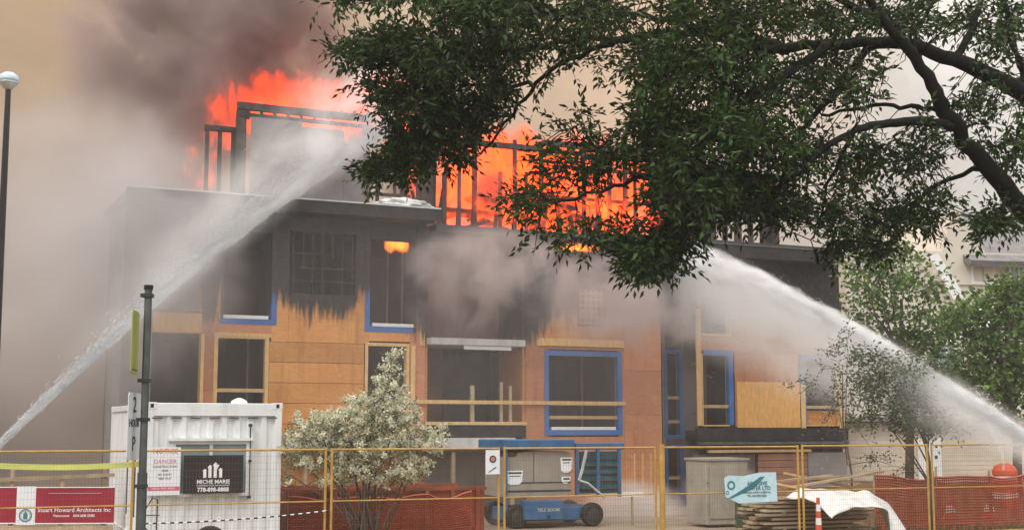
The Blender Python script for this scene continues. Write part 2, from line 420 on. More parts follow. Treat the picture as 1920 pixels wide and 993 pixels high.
# ================================================================== the burning building
B = empty('burning_building', BO, BYAW, label='half-built wooden apartment building on fire with orange sheathing and charred upper storey', cat='building')
def U(x, v=0.0, y=620): return fac(x, y, v)[0]
def Z(y, xr, v=0.0): return fac(xr, y, v)[1]
class Block:
    def __init__(s, xr, v): s.xr, s.v = xr, v
    def r(s, x0, y0, x1, y1):
        return U(x0, s.v), U(x1, s.v), Z(y1, s.xr, s.v), Z(y0, s.xr, s.v)
    def wall(s, m, x0, y0, x1, y1, pw=1.22, ph=1.22, th=.02, off=0.0, name='sheathing_panel', gap=.006):
        """sheathing boards butted with small open joints"""
        u0, u1, z0, z1 = s.r(x0, y0, x1, y1)
        z0 = max(z0, 0)
        nu = max(1, round((u1 - u0) / pw)); nz = max(1, round((z1 - z0) / ph))
        for i in range(nu):
            for j in range(nz):
                a, b_ = u0 + (u1 - u0) * i / nu, u0 + (u1 - u0) * (i + 1) / nu
                c, d = z0 + (z1 - z0) * j / nz, z0 + (z1 - z0) * (j + 1) / nz
                o = rnd.uniform(-.003, .003)
                board(name, M[m], a + gap / 2, b_ - gap / 2, s.v + off + o - th, s.v + off + o, c + gap / 2, d - gap / 2, B)
    def bx(s, name, m, x0, y0, x1, y1, v0=0.0, v1=.15):
        u0, u1, z0, z1 = s.r(x0, y0, x1, y1)
        return board(name, M[m], u0, u1, s.v + v0, s.v + v1, z0, z1, B)
    def opening(s, x0, y0, x1, y1, trim=None, tw=.13, sides='ltrb', sill=False, rails=(), tm='blue', depth=.16, rail_m='lumber_clean', name='window'):
        """window opening: jambs, membrane tape or lumber casing, loose guard rails across it"""
        u0, u1, z0, z1 = s.r(x0, y0, x1, y1); v = s.v
        jm = M['lumber'] if tm != 'char' else M['charred_wood']
        j = MB(); t_ = .035
        j.box(u0 - t_, u0, v + .002, v + depth, z0 - t_, z1 + t_).box(u1, u1 + t_, v + .002, v + depth, z0 - t_, z1 + t_)
        j.box(u0, u1, v + .002, v + depth, z1, z1 + t_).box(u0, u1, v + .002, v + depth, z0 - t_, z0)
        w = j.build(name, jm, B)
        if trim:
            k = MB(); y0_, y1_ = v - .034, v - .022
            if 'l' in sides: k.box(u0 - tw, u0, y0_, y1_, z0 - (tw if 'b' in sides else 0), z1 + (tw if 't' in sides else 0))
            if 'r' in sides: k.box(u1, u1 + tw, y0_, y1_, z0 - (tw if 'b' in sides else 0), z1 + (tw if 't' in sides else 0))
            if 't' in sides: k.box(u0, u1, y0_, y1_, z1, z1 + tw)
            if 'b' in sides: k.box(u0, u1, y0_, y1_, z0 - tw, z0)
            # the tape also folds into the reveal
            if 'b' in sides: k.box(u0, u1, v - .022, v + depth * .8, z0, z0 + .006)
            if 'r' in sides: k.box(u1 - .006, u1, v - .022, v + depth * .8, z0 + .01, z1)
            if 'l' in sides: k.box(u0, u0 + .006, v - .022, v + depth * .8, z0 + .01, z1)
            k.build('membrane_tape' if tm == 'blue' else 'casing', M[tm], w)
        if sill:
            MB().box(u0 + .08, u1 - .08, v - .03, v + .08, z0 + .01, z0 + .095).build('sill', M['white'], w)
        for ry in rails:
            zr = Z(ry, s.xr, s.v)
            MB().box(u0, u1, v + .01, v + .05, zr - .045, zr + .045).build('guard_rail', M[rail_m], w)
        return w
A = Block(520, 0.0)
# upper storey of the left block
A.wall('wrap', 228, 402, 285, 590); A.wall('wrap', 285, 402, 372, 590)
A.wall('osb', 372, 402, 412, 590, off=-.004)
A.wall('osb', 412, 402, 508, 438); A.wall('osb', 508, 402, 540, 640, pw=2); A.wall('osb', 540, 402, 665, 430)
A.wall('osb', 540, 548, 665, 640, ph=.6); A.wall('osb', 665, 402, 692, 640, pw=2)
A.wall('osb', 692, 402, 780, 438); A.wall('osb', 780, 402, 797, 608, pw=2)
A.opening(412, 438, 508, 600, True, sides='rb', sill=True)
A.opening(692, 438, 780, 606, True, sides='lb', sill=True)
# burnt-through bay: studs and blocking stand in the hole
A.opening(540, 430, 665, 548, tm='char', name='burnt_opening')
for i in range(7):
    A.bx('charred_stud', 'char', 547 + i * 18.5, 431, 550 + i * 18.5, 547 - (0, 50, 0, 0, 70, 0, 30)[i], .03, .12)
for y, xa, xb in ((470, 541, 610), (497, 560, 664), (522, 541, 664)): A.bx('charred_blocking', 'char', xa, y, xb, y + 3, .02, .06)
# floor band between storeys
A.wall('wrap', 228, 590, 285, 950, pw=1.0)
A.wall('plywood', 285, 592, 378, 628, off=-.012, pw=3); A.wall('osb_pink', 378, 592, 408, 628)
A.wall('osb_pink', 408, 606, 508, 632, pw=3)
A.bx('header_board', 'lumber', 400, 626, 508, 633, -.05, -.021)
# lower storey
A.opening(285, 629, 376, 792); A.wall('osb_pink', 376, 628, 403, 950)
A.bx('corner_post', 'lumber', 377, 629, 383, 800, -.06, -.024)
A.opening(409, 636, 498, 792, True, tw=.09, tm='lumber', rails=(732,))
A.wall('osb', 505, 640, 683, 950, ph=.52, pw=2.44, gap=.012)
A.opening(690, 643, 762, 792, True, tw=.08, tm='lumber', sides='ltr')
A.wall('osb', 690, 606, 768, 634, pw=3); A.wall('osb_pink', 768, 608, 797, 950)
A.bx('corner_post', 'lumber', 770, 640, 778, 880, -.06, -.024)
A.bx('corner_post', 'lumber', 786, 575, 795, 640, -.06, -.024)
A.wall('osb_pink', 285, 795, 376, 950); A.wall('osb', 403, 795, 505, 950); A.wall('osb', 683, 795, 768, 950)
# roof of the left block
u0, u1 = U(233), U(802)
zt = Z(397, 520)
AD = 3.4
rf = MB().box(u0 - .12, u1 + .1, -.55, AD + .2, zt, zt + .22).build('roof', M['roofing'], B)
MB().box(u0 - .14, u1 + .12, -.58, -.55, zt - .05, zt + .26).build('fascia', M['char'], rf)
MB().box(u0 - .14, u1 + .12, -.60, -.52, zt + .262, zt + .30).build('metal_flashing', M['galv_light'], rf)
uu = fac(265, 370, .7)[0]
MB().box(uu, U(800, .7), .7, .86, zt + .22, Z(372, 520, .7)).build('parapet', M['roofing'], rf)
MB().box(uu, uu + .16, .861, AD, zt + .22, Z(372, 520, .7) - .003).build('parapet', M['roofing'], rf)
# wet ash and steam-white foam lump lying on the roof edge
# centre bay B (recessed balcony bay)
Bk = Block(885, 1.6)
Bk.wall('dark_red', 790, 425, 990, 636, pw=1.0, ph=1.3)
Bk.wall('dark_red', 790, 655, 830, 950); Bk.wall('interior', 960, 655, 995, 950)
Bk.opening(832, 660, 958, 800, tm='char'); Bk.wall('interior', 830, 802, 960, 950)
Bf = Block(885, 0.0)
for (x, m) in ((799, 'osb'), (983, 'osb')):
    uu = U(x); board('return_wall', M[m], uu - .05, uu + .05, .02, 1.58, 0, Z(430, 885), B)
Bf.bx('balcony_slab', 'slab_pale', 800, 636, 975, 648, -.35, 1.58)
Bf.bx('snow_white_membrane', 'white', 862, 649, 950, 656, -.30, -.26)
Bf.bx('guard_post', 'lumber_weather', 883, 722, 890, 795, .0, .06); Bf.bx('guard_post', 'lumber_weather', 938, 715, 943, 795, .0, .06)
Bf.bx('guard_post', 'lumber_weather', 955, 722, 960, 795, .0, .06)
Bf.bx('guard_rail', 'lumber', 770, 750, 1168, 757, -.12, -.08)
Bf.bx('guard_rail', 'lumber', 796, 790, 984, 796, -.12, -.06)
Bf.bx('charred_band', 'char', 796, 797, 984, 819, -.06, 1.5)
Bf.bx('deck_edge', 'slab_pale', 530, 820, 945, 838, -.75, -.04)
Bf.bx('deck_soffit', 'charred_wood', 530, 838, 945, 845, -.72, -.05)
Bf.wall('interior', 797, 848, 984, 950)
for x in (560, 650, 740, 830, 938): Bf.bx('deck_post', 'lumber_weather', x, 845, x + 6, 955, -.70, -.60)
# centre block C
C = Block(1100, 0.0)
C.wall('osb_pink', 985, 440, 1020, 950, ph=1.2); C.wall('osb_pink', 1020, 440, 1168, 540)
C.wall('osb', 1020, 540, 1082, 636); C.wall('osb', 1132, 540, 1168, 636); C.wall('osb', 1082, 612, 1132, 636)
C.opening(1084, 543, 1130, 610, tm='char', name='vent_opening')
for i in range(5): C.bx('lattice_bar', 'siding_red', 1086 + i * 10, 544, 1089 + i * 10, 609, -.03, -.005)
for i in range(6): C.bx('lattice_bar', 'siding_red', 1085, 549 + i * 11, 1129, 552 + i * 11, -.05, -.031)
C.bx('header_board', 'lumber', 1006, 636, 1168, 650, -.05, -.022)
C.wall('osb_pink', 1168, 440, 1238, 950, pw=1.2)
C.opening(1028, 667, 1157, 806, True, sides='ltrb', tw=.13, sill=True, rails=(757, 782), name='window')
C.wall('osb_pink', 1020, 651, 1168, 656, pw=3, ph=3)
C.wall('osb_pink', 1020, 818, 1168, 950, ph=1.0)
C.wall('osb_pink', 1157.5, 656, 1168, 818); C.wall('osb_pink', 1020, 656, 1027.5, 818)
for x in (1185, 1200, 1215): C.bx('batten', 'lumber', x, 850, x + 3, 945, -.03, -.021)
# narrow bay D
D = Block(1270, .8)
D.wall('interior', 1234, 440, 1246, 950); D.wall('interior', 1276, 440, 1306, 950); D.wall('char', 1246, 440, 1276, 655)
D.opening(1249, 662, 1272, 815, True, sides='ltrb', tw=.10, rails=(745, 790), name='window')
D.opening(1249, 838, 1272, 940, True, sides='ltrb', tw=.10, rails=(895,), name='window')
D.wall('dark_red', 1246, 818, 1276, 832)
uu = U(1239); board('return_wall', M['char'], uu - .04, uu + .04, .02, .78, 0, Z(440, 1270), B)
Block(1290, .3).bx('door_tape', 'blue', 1293, 850, 1303, 940, 0, .02)
# right block E
E = Block(1440, -.25)
E.wall('osb', 1303, 488, 1575, 558, ph=.7); E.opening(1315, 560, 1366, 629, True, tw=.07, tm='lumber', sides='rb')
E.wall('osb_pink', 1370, 558, 1578, 662, pw=1.22, ph=.8); E.wall('osb_pink', 1303, 634, 1370, 660, pw=3)
E.opening(1317, 668, 1364, 796, True, sides='tr', tw=.15, rails=(762,))
E.wall('osb_pink', 1375, 662, 1494, 800, ph=1.0)
E.bx('plywood_sheet', 'plywood', 1378, 716, 1495, 801, -.045, -.024)
E.opening(1507, 672, 1568, 796, True, sides='tl', tw=.15, rails=(762,))
E.wall('osb', 1508, 768, 1567, 796, off=.1, name='infill_board')
E.bx('stud', 'lumber', 1497, 720, 1505, 802, -.05, -.024); E.bx('stud', 'lumber', 1568, 720, 1577, 802, -.05, -.024)
E.bx('corner_post', 'lumber', 1303, 585, 1312, 797, -.07, -.024)
E.bx('charred_band', 'char', 1300, 802, 1580, 826, -.12, -.02)
E.bx('steel_ledge', 'galv', 1300, 827, 1580, 832, -.16, -.02); E.bx('charred_band', 'charred_wood', 1300, 833, 1580, 841, -.10, -.02)
E.bx('ledger_board', 'lumber_clean', 1320, 842, 1510, 847, -.14, -.02)
for k in range(4): E.bx('siding_plank', 'siding_red', 1415, 850 + k * 13, 1506, 862 + k * 13, -.04, -.01)
for k in range(4): E.bx('siding_plank', 'siding_red', 1415, 902 + k * 13, 1506, 914 + k * 13, -.04, -.01)
E.wall('interior', 1300, 850, 1414, 950, off=.1); E.wall('wrap', 1508, 848, 1580, 950)
ur0, ur1 = U(1362, -.9), U(1580, -.9)
rz = Z(486, 1470, -.9)
rr = MB().box(ur0 - 3.2, ur1, -1.0, 8.5, rz, rz + .42).build('roof', M['roofing'], B)
MB().box(ur0 - 3.22, ur1 + .03, -1.03, -1.002, rz - .04, rz + .30).build('fascia', M['char'], rr)
MB().box(ur0 - 3.22, ur1 + .03, -1.05, -1.0, rz + .305, rz + .34).build('metal_flashing', M['galv'], rr)
# roof over centre
zc = Z(452, 1050)
MB().box(U(802) + .1, ur0 - 3.25, -.3, 8.8, zc, zc + .2).build('roof', M['roofing'], B)
# side, back and inner structure
uL, uR = U(229), U(1577); zt_ = Z(400, 520)
nm_left = lambda u: u < 0
for (nm, u, m, h) in (('side_wall', uL + .05, 'wrap', zt_), ('side_wall', uR - .06, 'char', rz)):
    for k in range(2 if nm_left(u) else 7):
        for j in range(4):
            board('side_sheathing', M[m], u - .02, u + .02, .03 + k * 1.28, 1.30 + k * 1.28, h * j / 4 + .003, h * (j + 1) / 4 - .003, B)
for k in range(5): board('rear_sheathing', M['wrap'], uL + .1 + k * 2.2, uL + 2.3 + k * 2.2, 3.2, 3.25, 0, zt - .02, B)
for k in range(12):
    w = (uR - uL - 5.3) / 12
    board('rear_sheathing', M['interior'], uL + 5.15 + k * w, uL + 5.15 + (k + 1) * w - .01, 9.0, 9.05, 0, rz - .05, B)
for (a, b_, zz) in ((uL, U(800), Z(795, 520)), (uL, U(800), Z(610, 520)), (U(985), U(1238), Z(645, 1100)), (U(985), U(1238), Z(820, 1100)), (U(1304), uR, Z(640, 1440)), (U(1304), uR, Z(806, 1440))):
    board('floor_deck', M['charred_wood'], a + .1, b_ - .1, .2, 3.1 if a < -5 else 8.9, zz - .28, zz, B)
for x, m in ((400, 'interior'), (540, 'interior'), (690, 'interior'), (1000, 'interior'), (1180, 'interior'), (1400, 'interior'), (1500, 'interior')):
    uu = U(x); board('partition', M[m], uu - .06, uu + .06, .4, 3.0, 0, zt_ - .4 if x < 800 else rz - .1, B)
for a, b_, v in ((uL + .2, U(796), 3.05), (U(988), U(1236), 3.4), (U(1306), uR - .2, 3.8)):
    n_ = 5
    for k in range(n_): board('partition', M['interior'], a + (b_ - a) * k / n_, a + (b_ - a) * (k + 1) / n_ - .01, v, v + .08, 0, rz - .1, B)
for (x0, x1, y0, y1, xr, v_) in ((289, 372, 628, 800, 520, .9), (412, 506, 440, 600, 520, 1.3), (412, 496, 636, 795, 520, 1.1), (694, 778, 440, 606, 520, 1.2), (692, 760, 642, 795, 520, .9), (1030, 1155, 667, 806, 1100, 1.3), (1318, 1364, 560, 630, 1440, .8), (1318, 1364, 668, 796, 1440, 1.0), (1510, 1566, 672, 768, 1440, .9), (834, 955, 660, 800, 885, 2.4)):
    n_s = max(2, round((x1 - x0) / 28))
    for k in range(n_s + 1):
        x = x0 + (x1 - x0) * k / n_s + rnd.uniform(-4, 4); u = fac(x, 620, v_)[0]; zc_, zd_ = Z(y1 + 10, xr), Z(y0 - 14, xr)
        if rnd.random() < .25: board('inner_stud', M['gable'], u - .022, u + .022, v_, v_ + .09, zc_, zd_, B)
# burning top storey: bare stud frames, set back on the roof
TV = 3.2
T = Block(560, TV)
zb = zt + .24
def tz(y, x): return Z(y, x, TV)
def post(x, y0, w, y1=None, m='charred_wood', dv=0.0, name='charred_stud'):
    u = fac(x, (y0 + 380) / 2, TV + dv)[0]; z1 = fac(x, y0, TV + dv)[1]; z0 = zb if y1 is None else fac(x, y1, TV + dv)[1]
    board(name, M[m], u - w / 2, u + w / 2, TV + dv, TV + dv + .14, z0, z1, B, jit=.006)
def plate(x0, x1, y, xr, h=.09, dv=0.0, m='charred_wood', name='top_plate'):
    z = fac(xr, y, TV + dv)[1]
    a, b_ = fac(x0, y, TV + dv)[0], fac(x1, y, TV + dv)[0]
    board(name, M[m], a, b_, TV + dv - .01, TV + dv + .15, z - h, z, B)
plate(446, 700, 203, 570, .20); plate(446, 700, 222, 570, .09, name='lower_plate')
for i in range(10): post(465 + i * 25, 207, .07, 222)
post(453, 205, .24); post(446, 205, .1, dv=.3)
T.wall('gable', 461, 226, 560, 392, off=.02, pw=1.22, name='gable_panel'); T.wall('gable', 560, 236, 640, 392, off=.02, pw=1.22, name='gable_panel'); T.wall('gable', 640, 262, 690, 392, off=.02, pw=1.22, name='gable_panel')
# lower wing left of it
plate(385, 447, 236, 415, .14, dv=.4)
for x in (388, 412, 437): post(x, 240, .09, dv=.4)
# long stud wall in the fire
for i in range(22):
    x = 686 + i * 25.5
    if i in (9, 14, 15): continue
    post(x + rnd.uniform(-5, 5), 262 + rnd.choice((0, 0, 3, 30, 60)), rnd.uniform(.05, .13), m='charred_wood')
post(800, 240, .32); post(812, 250, .2, dv=.25)
for y, a, b_ in ((345, 780, 815), (305, 775, 815), (330, 680, 760), (362, 680, 770), (372, 1000, 1230), (318, 1040, 1250)):
    plate(a, b_, y, (a + b_) / 2, .07, dv=-.02, name='blocking')
plate(680, 1010, 258, 850, .16); plate(1020, 1250, 275, 1150, .16); plate(1020, 1245, 292, 1150, .08, name='lower_plate')
for i in range(10): post(1240 + i * 24, 300 + i * 4, .13 if i % 2 else .22, dv=.2)
plate(1230, 1460, 318, 1350, .16, dv=.2)
T2 = Block(1280, TV + .5)
T2.wall('char', 1225, 318, 1345, 455, name='charred_panel'); T2.wall('char', 1440, 335, 1465, 455, name='charred_panel')
for i in range(14):   # broken studs left leaning in the fire
    x = 700 + i * 38 + rnd.uniform(-12, 12); u = fac(x, 400, TV + .3)[0]; hgt = rnd.uniform(.5, 1.6)
    board('broken_stud', M['charred_wood'], u, u + rnd.uniform(.05, .16), TV + .2, TV + .32, zb, zb + hgt, B, ry=rnd.uniform(-.35, .35))
for i in range(12):   # fallen joists lying across the frames
    x = 850 + rnd.uniform(0, 380); u = fac(x, 400, TV + 1)[0]; zz = zb + rnd.uniform(.1, 1.4)
    board('fallen_joist', M['charred_wood'], u - 1.1, u + 1.1, TV + 1 + rnd.uniform(-.4, .8), TV + 1.9, zz, zz + .1, B, ry=rnd.uniform(-.5, .5))
# steaming white foam heap on the left roof edge
def lumpy(name, m, c, rad, seed, parent=None, amp=.35, f=2.2):
    bm = bmesh.new(); bmesh.ops.create_icosphere(bm, subdivisions=4, radius=1)
    for v_ in bm.verts:
        n_ = mnoise.noise(v_.co * f + Vector((seed, 0, 0))); n2_ = mnoise.noise(v_.co * f * 3 + Vector((0, seed, 0)))
        v_.co *= 1 + amp * n_ + amp * .4 * n2_
    me = bpy.data.meshes.new(name); bm.to_mesh(me); bm.free(); me.materials.append(m)
    for p in me.polygons: p.use_smooth = True
    o = bpy.data.objects.new(name, me); COL.objects.link(o); o.location = c; o.scale = rad
    if parent: o.parent = parent
    return o
lumpy('foam_heap', M['tarp'], (U(748), -.1, zt + .36), (.75, .35, .20), 3.1, B, .5)['label'] = 'white foam heap on the roof edge'
# ================================================================== neighbouring houses
HY = 47.0
hY = math.radians(12); HO = at(1700, 800, HY); HO.z = 0
hu = Vector((math.cos(hY), math.sin(hY), 0)); hv = Vector((-math.sin(hY), math.cos(hY), 0))
H = empty('neighbouring_house', HO, hY, label='cream house with grey shingle roof and pale window behind the green trees', cat='house')
def hr(x0, y0, x1, y1, v=0.0):
    xm, ym = (x0 + x1) / 2, (y0 + y1) / 2
    return fac(x0, ym, v, HO, hu, hv)[0], fac(x1, ym, v, HO, hu, hv)[0], fac(xm, y1, v, HO, hu, hv)[1], fac(xm, y0, v, HO, hu, hv)[1]
hx0, hx1, _, hz = hr(1590, 520, 2100, 800)
MB().box(hx0, hx1 + 4, .0, 9, 0, hz + .9).build('wall', M['stucco'], H)
for k in range(9): board('clapboard', M['siding_beige'], hx0, hx0 + 3.6, -.03, -.004, .2 + k * .24, .425 + k * .24, H)
# pitched main roof with a front gable
e0, _, _, ez = hr(1795, 520, 1900, 600, -.5)
x0, x1, z0, z1 = hr(1815, 468, 2120, 498, -.4)
rfh = MB().prism([(-.6, 0), (4.5, 2.6), (9.6, 0), (9.4, -.2), (4.5, 2.35), (-.5, -.2)], x0, x1 + 3, Matrix(((0, 1, 0, 0), (1, 0, 0, 0), (0, 0, 1, z0 + .1), (0, 0, 0, 1)))).build('roof', M['shingle'], H)
for k in range(14):
    t0 = k / 14; yy = -.6 + 5.1 * t0; zz = z0 + .12 + 2.6 * t0
    o = board('shingle_course', M['shingle'], x0, x1 + 3, yy, yy + .42, zz, zz + .03, H); o.rotation_euler = (math.atan2(2.6, 5.1), 0, 0)
gx0, gx1, gz0, gz1 = hr(1745, 440, 1815, 470, -.1)
MB().prism([(gx0, gz0 - 1.2), (gx1 + 1.2, gz0 - 1.2), (gx1 + .4, gz1), ((gx0 + gx1) / 2 + .3, gz1 + 1.0)], -.08, 6).build('gable', M['stucco'], H)
for (a, b_, c, d) in ((1824, 488, 1860, 528), (1896, 500, 1925, 545), (1868, 655, 1912, 690), (1760, 640, 1790, 690)):
    p0, p1, q0, q1 = hr(a, b_, c, d, -.05)
    w = MB().box(p0 - .09, p1 + .09, -.09, -.05, q1, q1 + .09).box(p0 - .09, p1 + .09, -.09, -.05, q0 - .09, q0).box(p0 - .09, p0, -.09, -.05, q0, q1).box(p1, p1 + .09, -.09, -.05, q0, q1).box((p0 + p1) / 2 - .03, (p0 + p1) / 2 + .03, -.08, -.05, q0, q1).build('window', M['white'], H)
    MB().box(p0, p1, -.045, -.02, q0, q1).build('pane', M['glass'], w)
# white rake board and outside stair with slanted white rails
pA = fac(1752, 480, -.5, HO, hu, hv); pB = fac(1798, 556, -.5, HO, hu, hv)
MB().prism([(pA[0] - .25, pA[1]), (pA[0] + .10, pA[1] + .1), (pB[0] + .22, pB[1]), (pB[0] - .25, pB[1] - .1)], -.56, -.5).build('rake_board', M['white'], H)
for k in range(5):
    a = fac(1782 + k * 11, 640, -.9, HO, hu, hv); b_ = fac(1832 + k * 11, 578, -.9, HO, hu, hv)
    MB().tube([(a[0], -.9, a[1]), (b_[0], -.9, b_[1])], .07, 4).build('stair_rail', M['white'], H)
a0, a1, c0, c1 = hr(1848, 594, 1990, 628, -.6)
board('balcony_panel', M['siding_beige'], a0, a1, -.9, -.8, c0, c1, H)
# low annexe right of the fire
SY = 41.5; SO = at(1580, 800, SY); SO.z = 0
S = empty('low_annexe', SO, math.radians(18), label='low pale clapboard annexe right of the burning building behind the small grey tree', cat='shed')
for k in range(17): board('clapboard', M['siding_beige'], -.6, 8.4, .0 - (k % 2) * .002, .05, .10 + k * .135, .228 + k * .135, S)
MB().box(-.6, 8.4, .06, 5, 0, 2.35).build('wall', M['stucco'], S)
MB().box(-.8, 8.7, -.3, 5.2, 2.42, 2.52).build('roof', M['shingle'], S)
MB().box(2.65, 3.5, -.06, -.01, .1, 1.9).build('door', M['white'], S)
# ================================================================== site container
KO = at(275, 800, 24.0); KO.z = 0
K = empty('site_office_container', (KO.x, KO.y, .1), FYAW, label='white corrugated steel site office container with a framed window behind the yellow fence', cat='container')
KW, KL, KH = 2.44, 6.06, 2.59
def KF(px, py, v=0.0):
    a, z = fac(px, py, v, KO, fu, fv); return a, z - .1
# frame
f = MB()
for x in (0, KW - .12):
    for y in (0, KL - .12): f.box(x, x + .12, y, y + .12, .0, KH)
f.box(.12, KW - .12, 0, .09, KH - .24, KH - .012).box(.12, KW - .12, 0, .10, 0, .16)
f.box(0, .09, .12, KL - .12, KH - .12, KH - .012).box(KW - .09, KW, .12, KL - .12, KH - .12, KH - .012)
f.box(0, .09, .12, KL - .12, 0, .16).box(KW - .09, KW, .12, KL - .12, 0, .16)
f.build('frame', M['white_steel'], K, bevel=.006)
for x in (-.006, KW - .172):
    for y in (-.006, KL - .172):
        for z in (-.0, KH - .118):
            c = MB().box(x, x + .178, y, y + .178, z, z + .122).build('corner_casting', M['white_steel'], K, bevel=.006)
            MB().box(x + .06, x + .118, y - .002, y + .004, z + .025, z + .095).build('casting_hole', M['black'], c)
def corr(n, L, d=.035, top=0, bot=0):   # trapezoid profile points
    p = []; w = L / n
    for i in range(n):
        x = i * w; p += [(x, 0), (x + w * .35, 0), (x + w * .5, d), (x + w * .85, d)]
    p.append((L, 0)); return p
def corr_panel(name, L, n, z0, z1, place, m, parent):
    mb = MB(); P = corr(n, L)
    for (x, d) in P: mb.v.append(tuple(place(x, d, z0))); mb.v.append(tuple(place(x, d, z1)))
    for i in range(len(P) - 1): mb.f.append((2 * i, 2 * i + 2, 2 * i + 3, 2 * i + 1))
    return mb.build(name, m, parent)
corr_panel('end_panel', KW - .24, 9, .16, KH - .24, lambda x, d, z: (x + .12, .03 + d, z), M['white_steel'], K)
corr_panel('side_panel', KL - .24, 22, .16, KH - .12, lambda x, d, z: (.03 + d, KL - .12 - x, z), M['white_steel'], K)
corr_panel('side_panel', KL - .24, 22, .16, KH - .12, lambda x, d, z: (KW - .03 - d, .12 + x, z), M['white_steel'], K)
corr_panel('rear_panel', KW - .24, 9, .16, KH - .24, lambda x, d, z: (x + .12, KL - .03 - d, z), M['white_steel'], K)
MB().box(.02, KW - .02, .02, KL - .02, KH - .03, KH - .006).build('roof', M['white_steel'], K)
for i in range(7):    # dark dashes added for the corrugation tops under the top rail
    a, z = KF(285 + i * 36, 783); MB().box(a - .0, a + .19, -.001, .012, z - .012, z + .012).build('corrugation_dash', M['galv'], K)
a0, z1 = KF(322, 826); a1, z0 = KF(466, 928)
w = MB().box(a0, a1, -.05, .06, z1 - .06, z1).box(a0, a1, -.05, .06, z0, z0 + .06).box(a0, a0 + .07, -.05, .06, z0 + .06, z1 - .06).box(a1 - .07, a1, -.05, .06, z0 + .06, z1 - .06).box((a0 + a1) / 2 - .03, (a0 + a1) / 2 + .03, -.03, .06, z0 + .06, z1 - .06).build('window', M['white_steel'], K)
MB().box(a0 + .07, a1 - .07, .0, .02, z0 + .06, z1 - .06).build('pane', M['glass'], w)
MB().box(a0 - .05, a1 + .05, -.11, .03, z1, z1 + .05).build('hood', M['white_steel'], w)
lk = MB(); a, z = KF(469, 797); _, zb_ = KF(469, 930)
lk.tube([(a, -.045, zb_), (a, -.045, z)], .012, 6).box(a - .03, a + .03, -.07, -.0, z - .02, z + .03).box(a - .03, a + .03, -.07, -.0, zb_ - .03, zb_ + .02).box(a - .03, a + .03, -.07, .03, (z + zb_) / 2 - .02, (z + zb_) / 2 + .02)
lk.build('lock_rod', M['steel_dark'], K)
for y in (1.1, 2.3): MB().tube([(-.045, y, .5), (-.045, y, 2.0)], .014, 6).build('lock_rod', M['galv'], K)
MB().lathe([(.16, 0), (.15, .05), (.06, .10), (.02, .11)], (KF(460, 760)[0], .6, KH - .006), 12).build('roof_vent', M['white_steel'], K)
a, z = KF(388, 828); MB().box(KF(308, 860)[0] - .03, KF(308, 860)[0] + .04, -.03, .02, KF(308, 868)[1], KF(308, 850)[1]).build('socket_box', M['steel_dark'], K)
# signs on the container (own things)
def sign_board(name, mname, px0, py0, px1, py1, v, O, U_, V_, yaw, th=.012, **kw):
    a0, z1 = fac(px0, py0, v, O, U_, V_); a1, z0 = fac(px1, py1, v, O, U_, V_)
    s = empty(name, O + U_ * ((a0 + a1) / 2) + V_ * v + Vector((0, 0, (z0 + z1) / 2)), yaw, **kw)
    w_, h_ = (a1 - a0), (z1 - z0)
    MB().box(-w_ / 2, w_ / 2, 0, th, -h_ / 2, h_ / 2).build('board', M[mname], s)
    return s, w_, h_
s, w_, h_ = sign_board('company_sign', 'black_sign', 345, 853, 455, 923, -.13, KO, fu, fv, FYAW, label='black sign with white tower bars logo hung over the container window', cat='sign')
lg = MB()
for i, (x, hh, top) in enumerate(((-.155, .20, .03), (-.065, .30, .05), (.03, .36, .06), (.125, .22, .03))):
    lg.prism([(x - .028, .0), (x + .028, .0), (x + .028, hh), (x - .005, hh + .02), (x - .045, hh - top), (x - .028, hh - top - .02)], -.003, -.0005)
lg.prism([(.0, .12), (.028, .12), (.10, .31), (.07, .33)], -.0045, -.0032)
o = lg.build('logo', M['sign_ink'], s); o.location = (0, 0, -.06)
o.scale = (1.0, 1, .72)
lettering('MICHE MARIE', .098, M['sign_ink'], s, (0, -.002, -.135), bold=.002)
lettering('CONSTRUCTION MANAGEMENT', .04, M['sign_ink'], s, (0, -.002, -.20))
lettering('778-898-8888', .10, M['sign_ink'], s, (0, -.002, -.275), bold=.003)
s, w_, h_ = sign_board('danger_notice', 'white_sign', 277, 838, 337, 927, -.10, KO, fu, fv, FYAW, label='white safety notice with pink bar and lines of small print left of the black sign', cat='notice')
for i, (tx, sz, ink, z) in enumerate((('NOTICE', .12, 'red_ink', .35), ('DANGER', .10, 'pink_ink', .17), ('CONSTRUCTION', .055, 'dark_ink', .08), ('AREA', .05, 'dark_ink', .01), ('NO ENTRY', .05, 'dark_ink', -.06), ('KEEP OUT', .05, 'dark_ink', -.13))):
    lettering(tx, sz, M[ink], s, (0.02, -.002, z))
MB().box(-w_ / 2 + .02, w_ / 2 - .01, -.003, -.0005, -.34, -.27).build('pink_bar', M['pink_ink'], s)
lettering('HARD HAT AREA', .052, M['sign_ink'], s, (0, -.005, -.305))
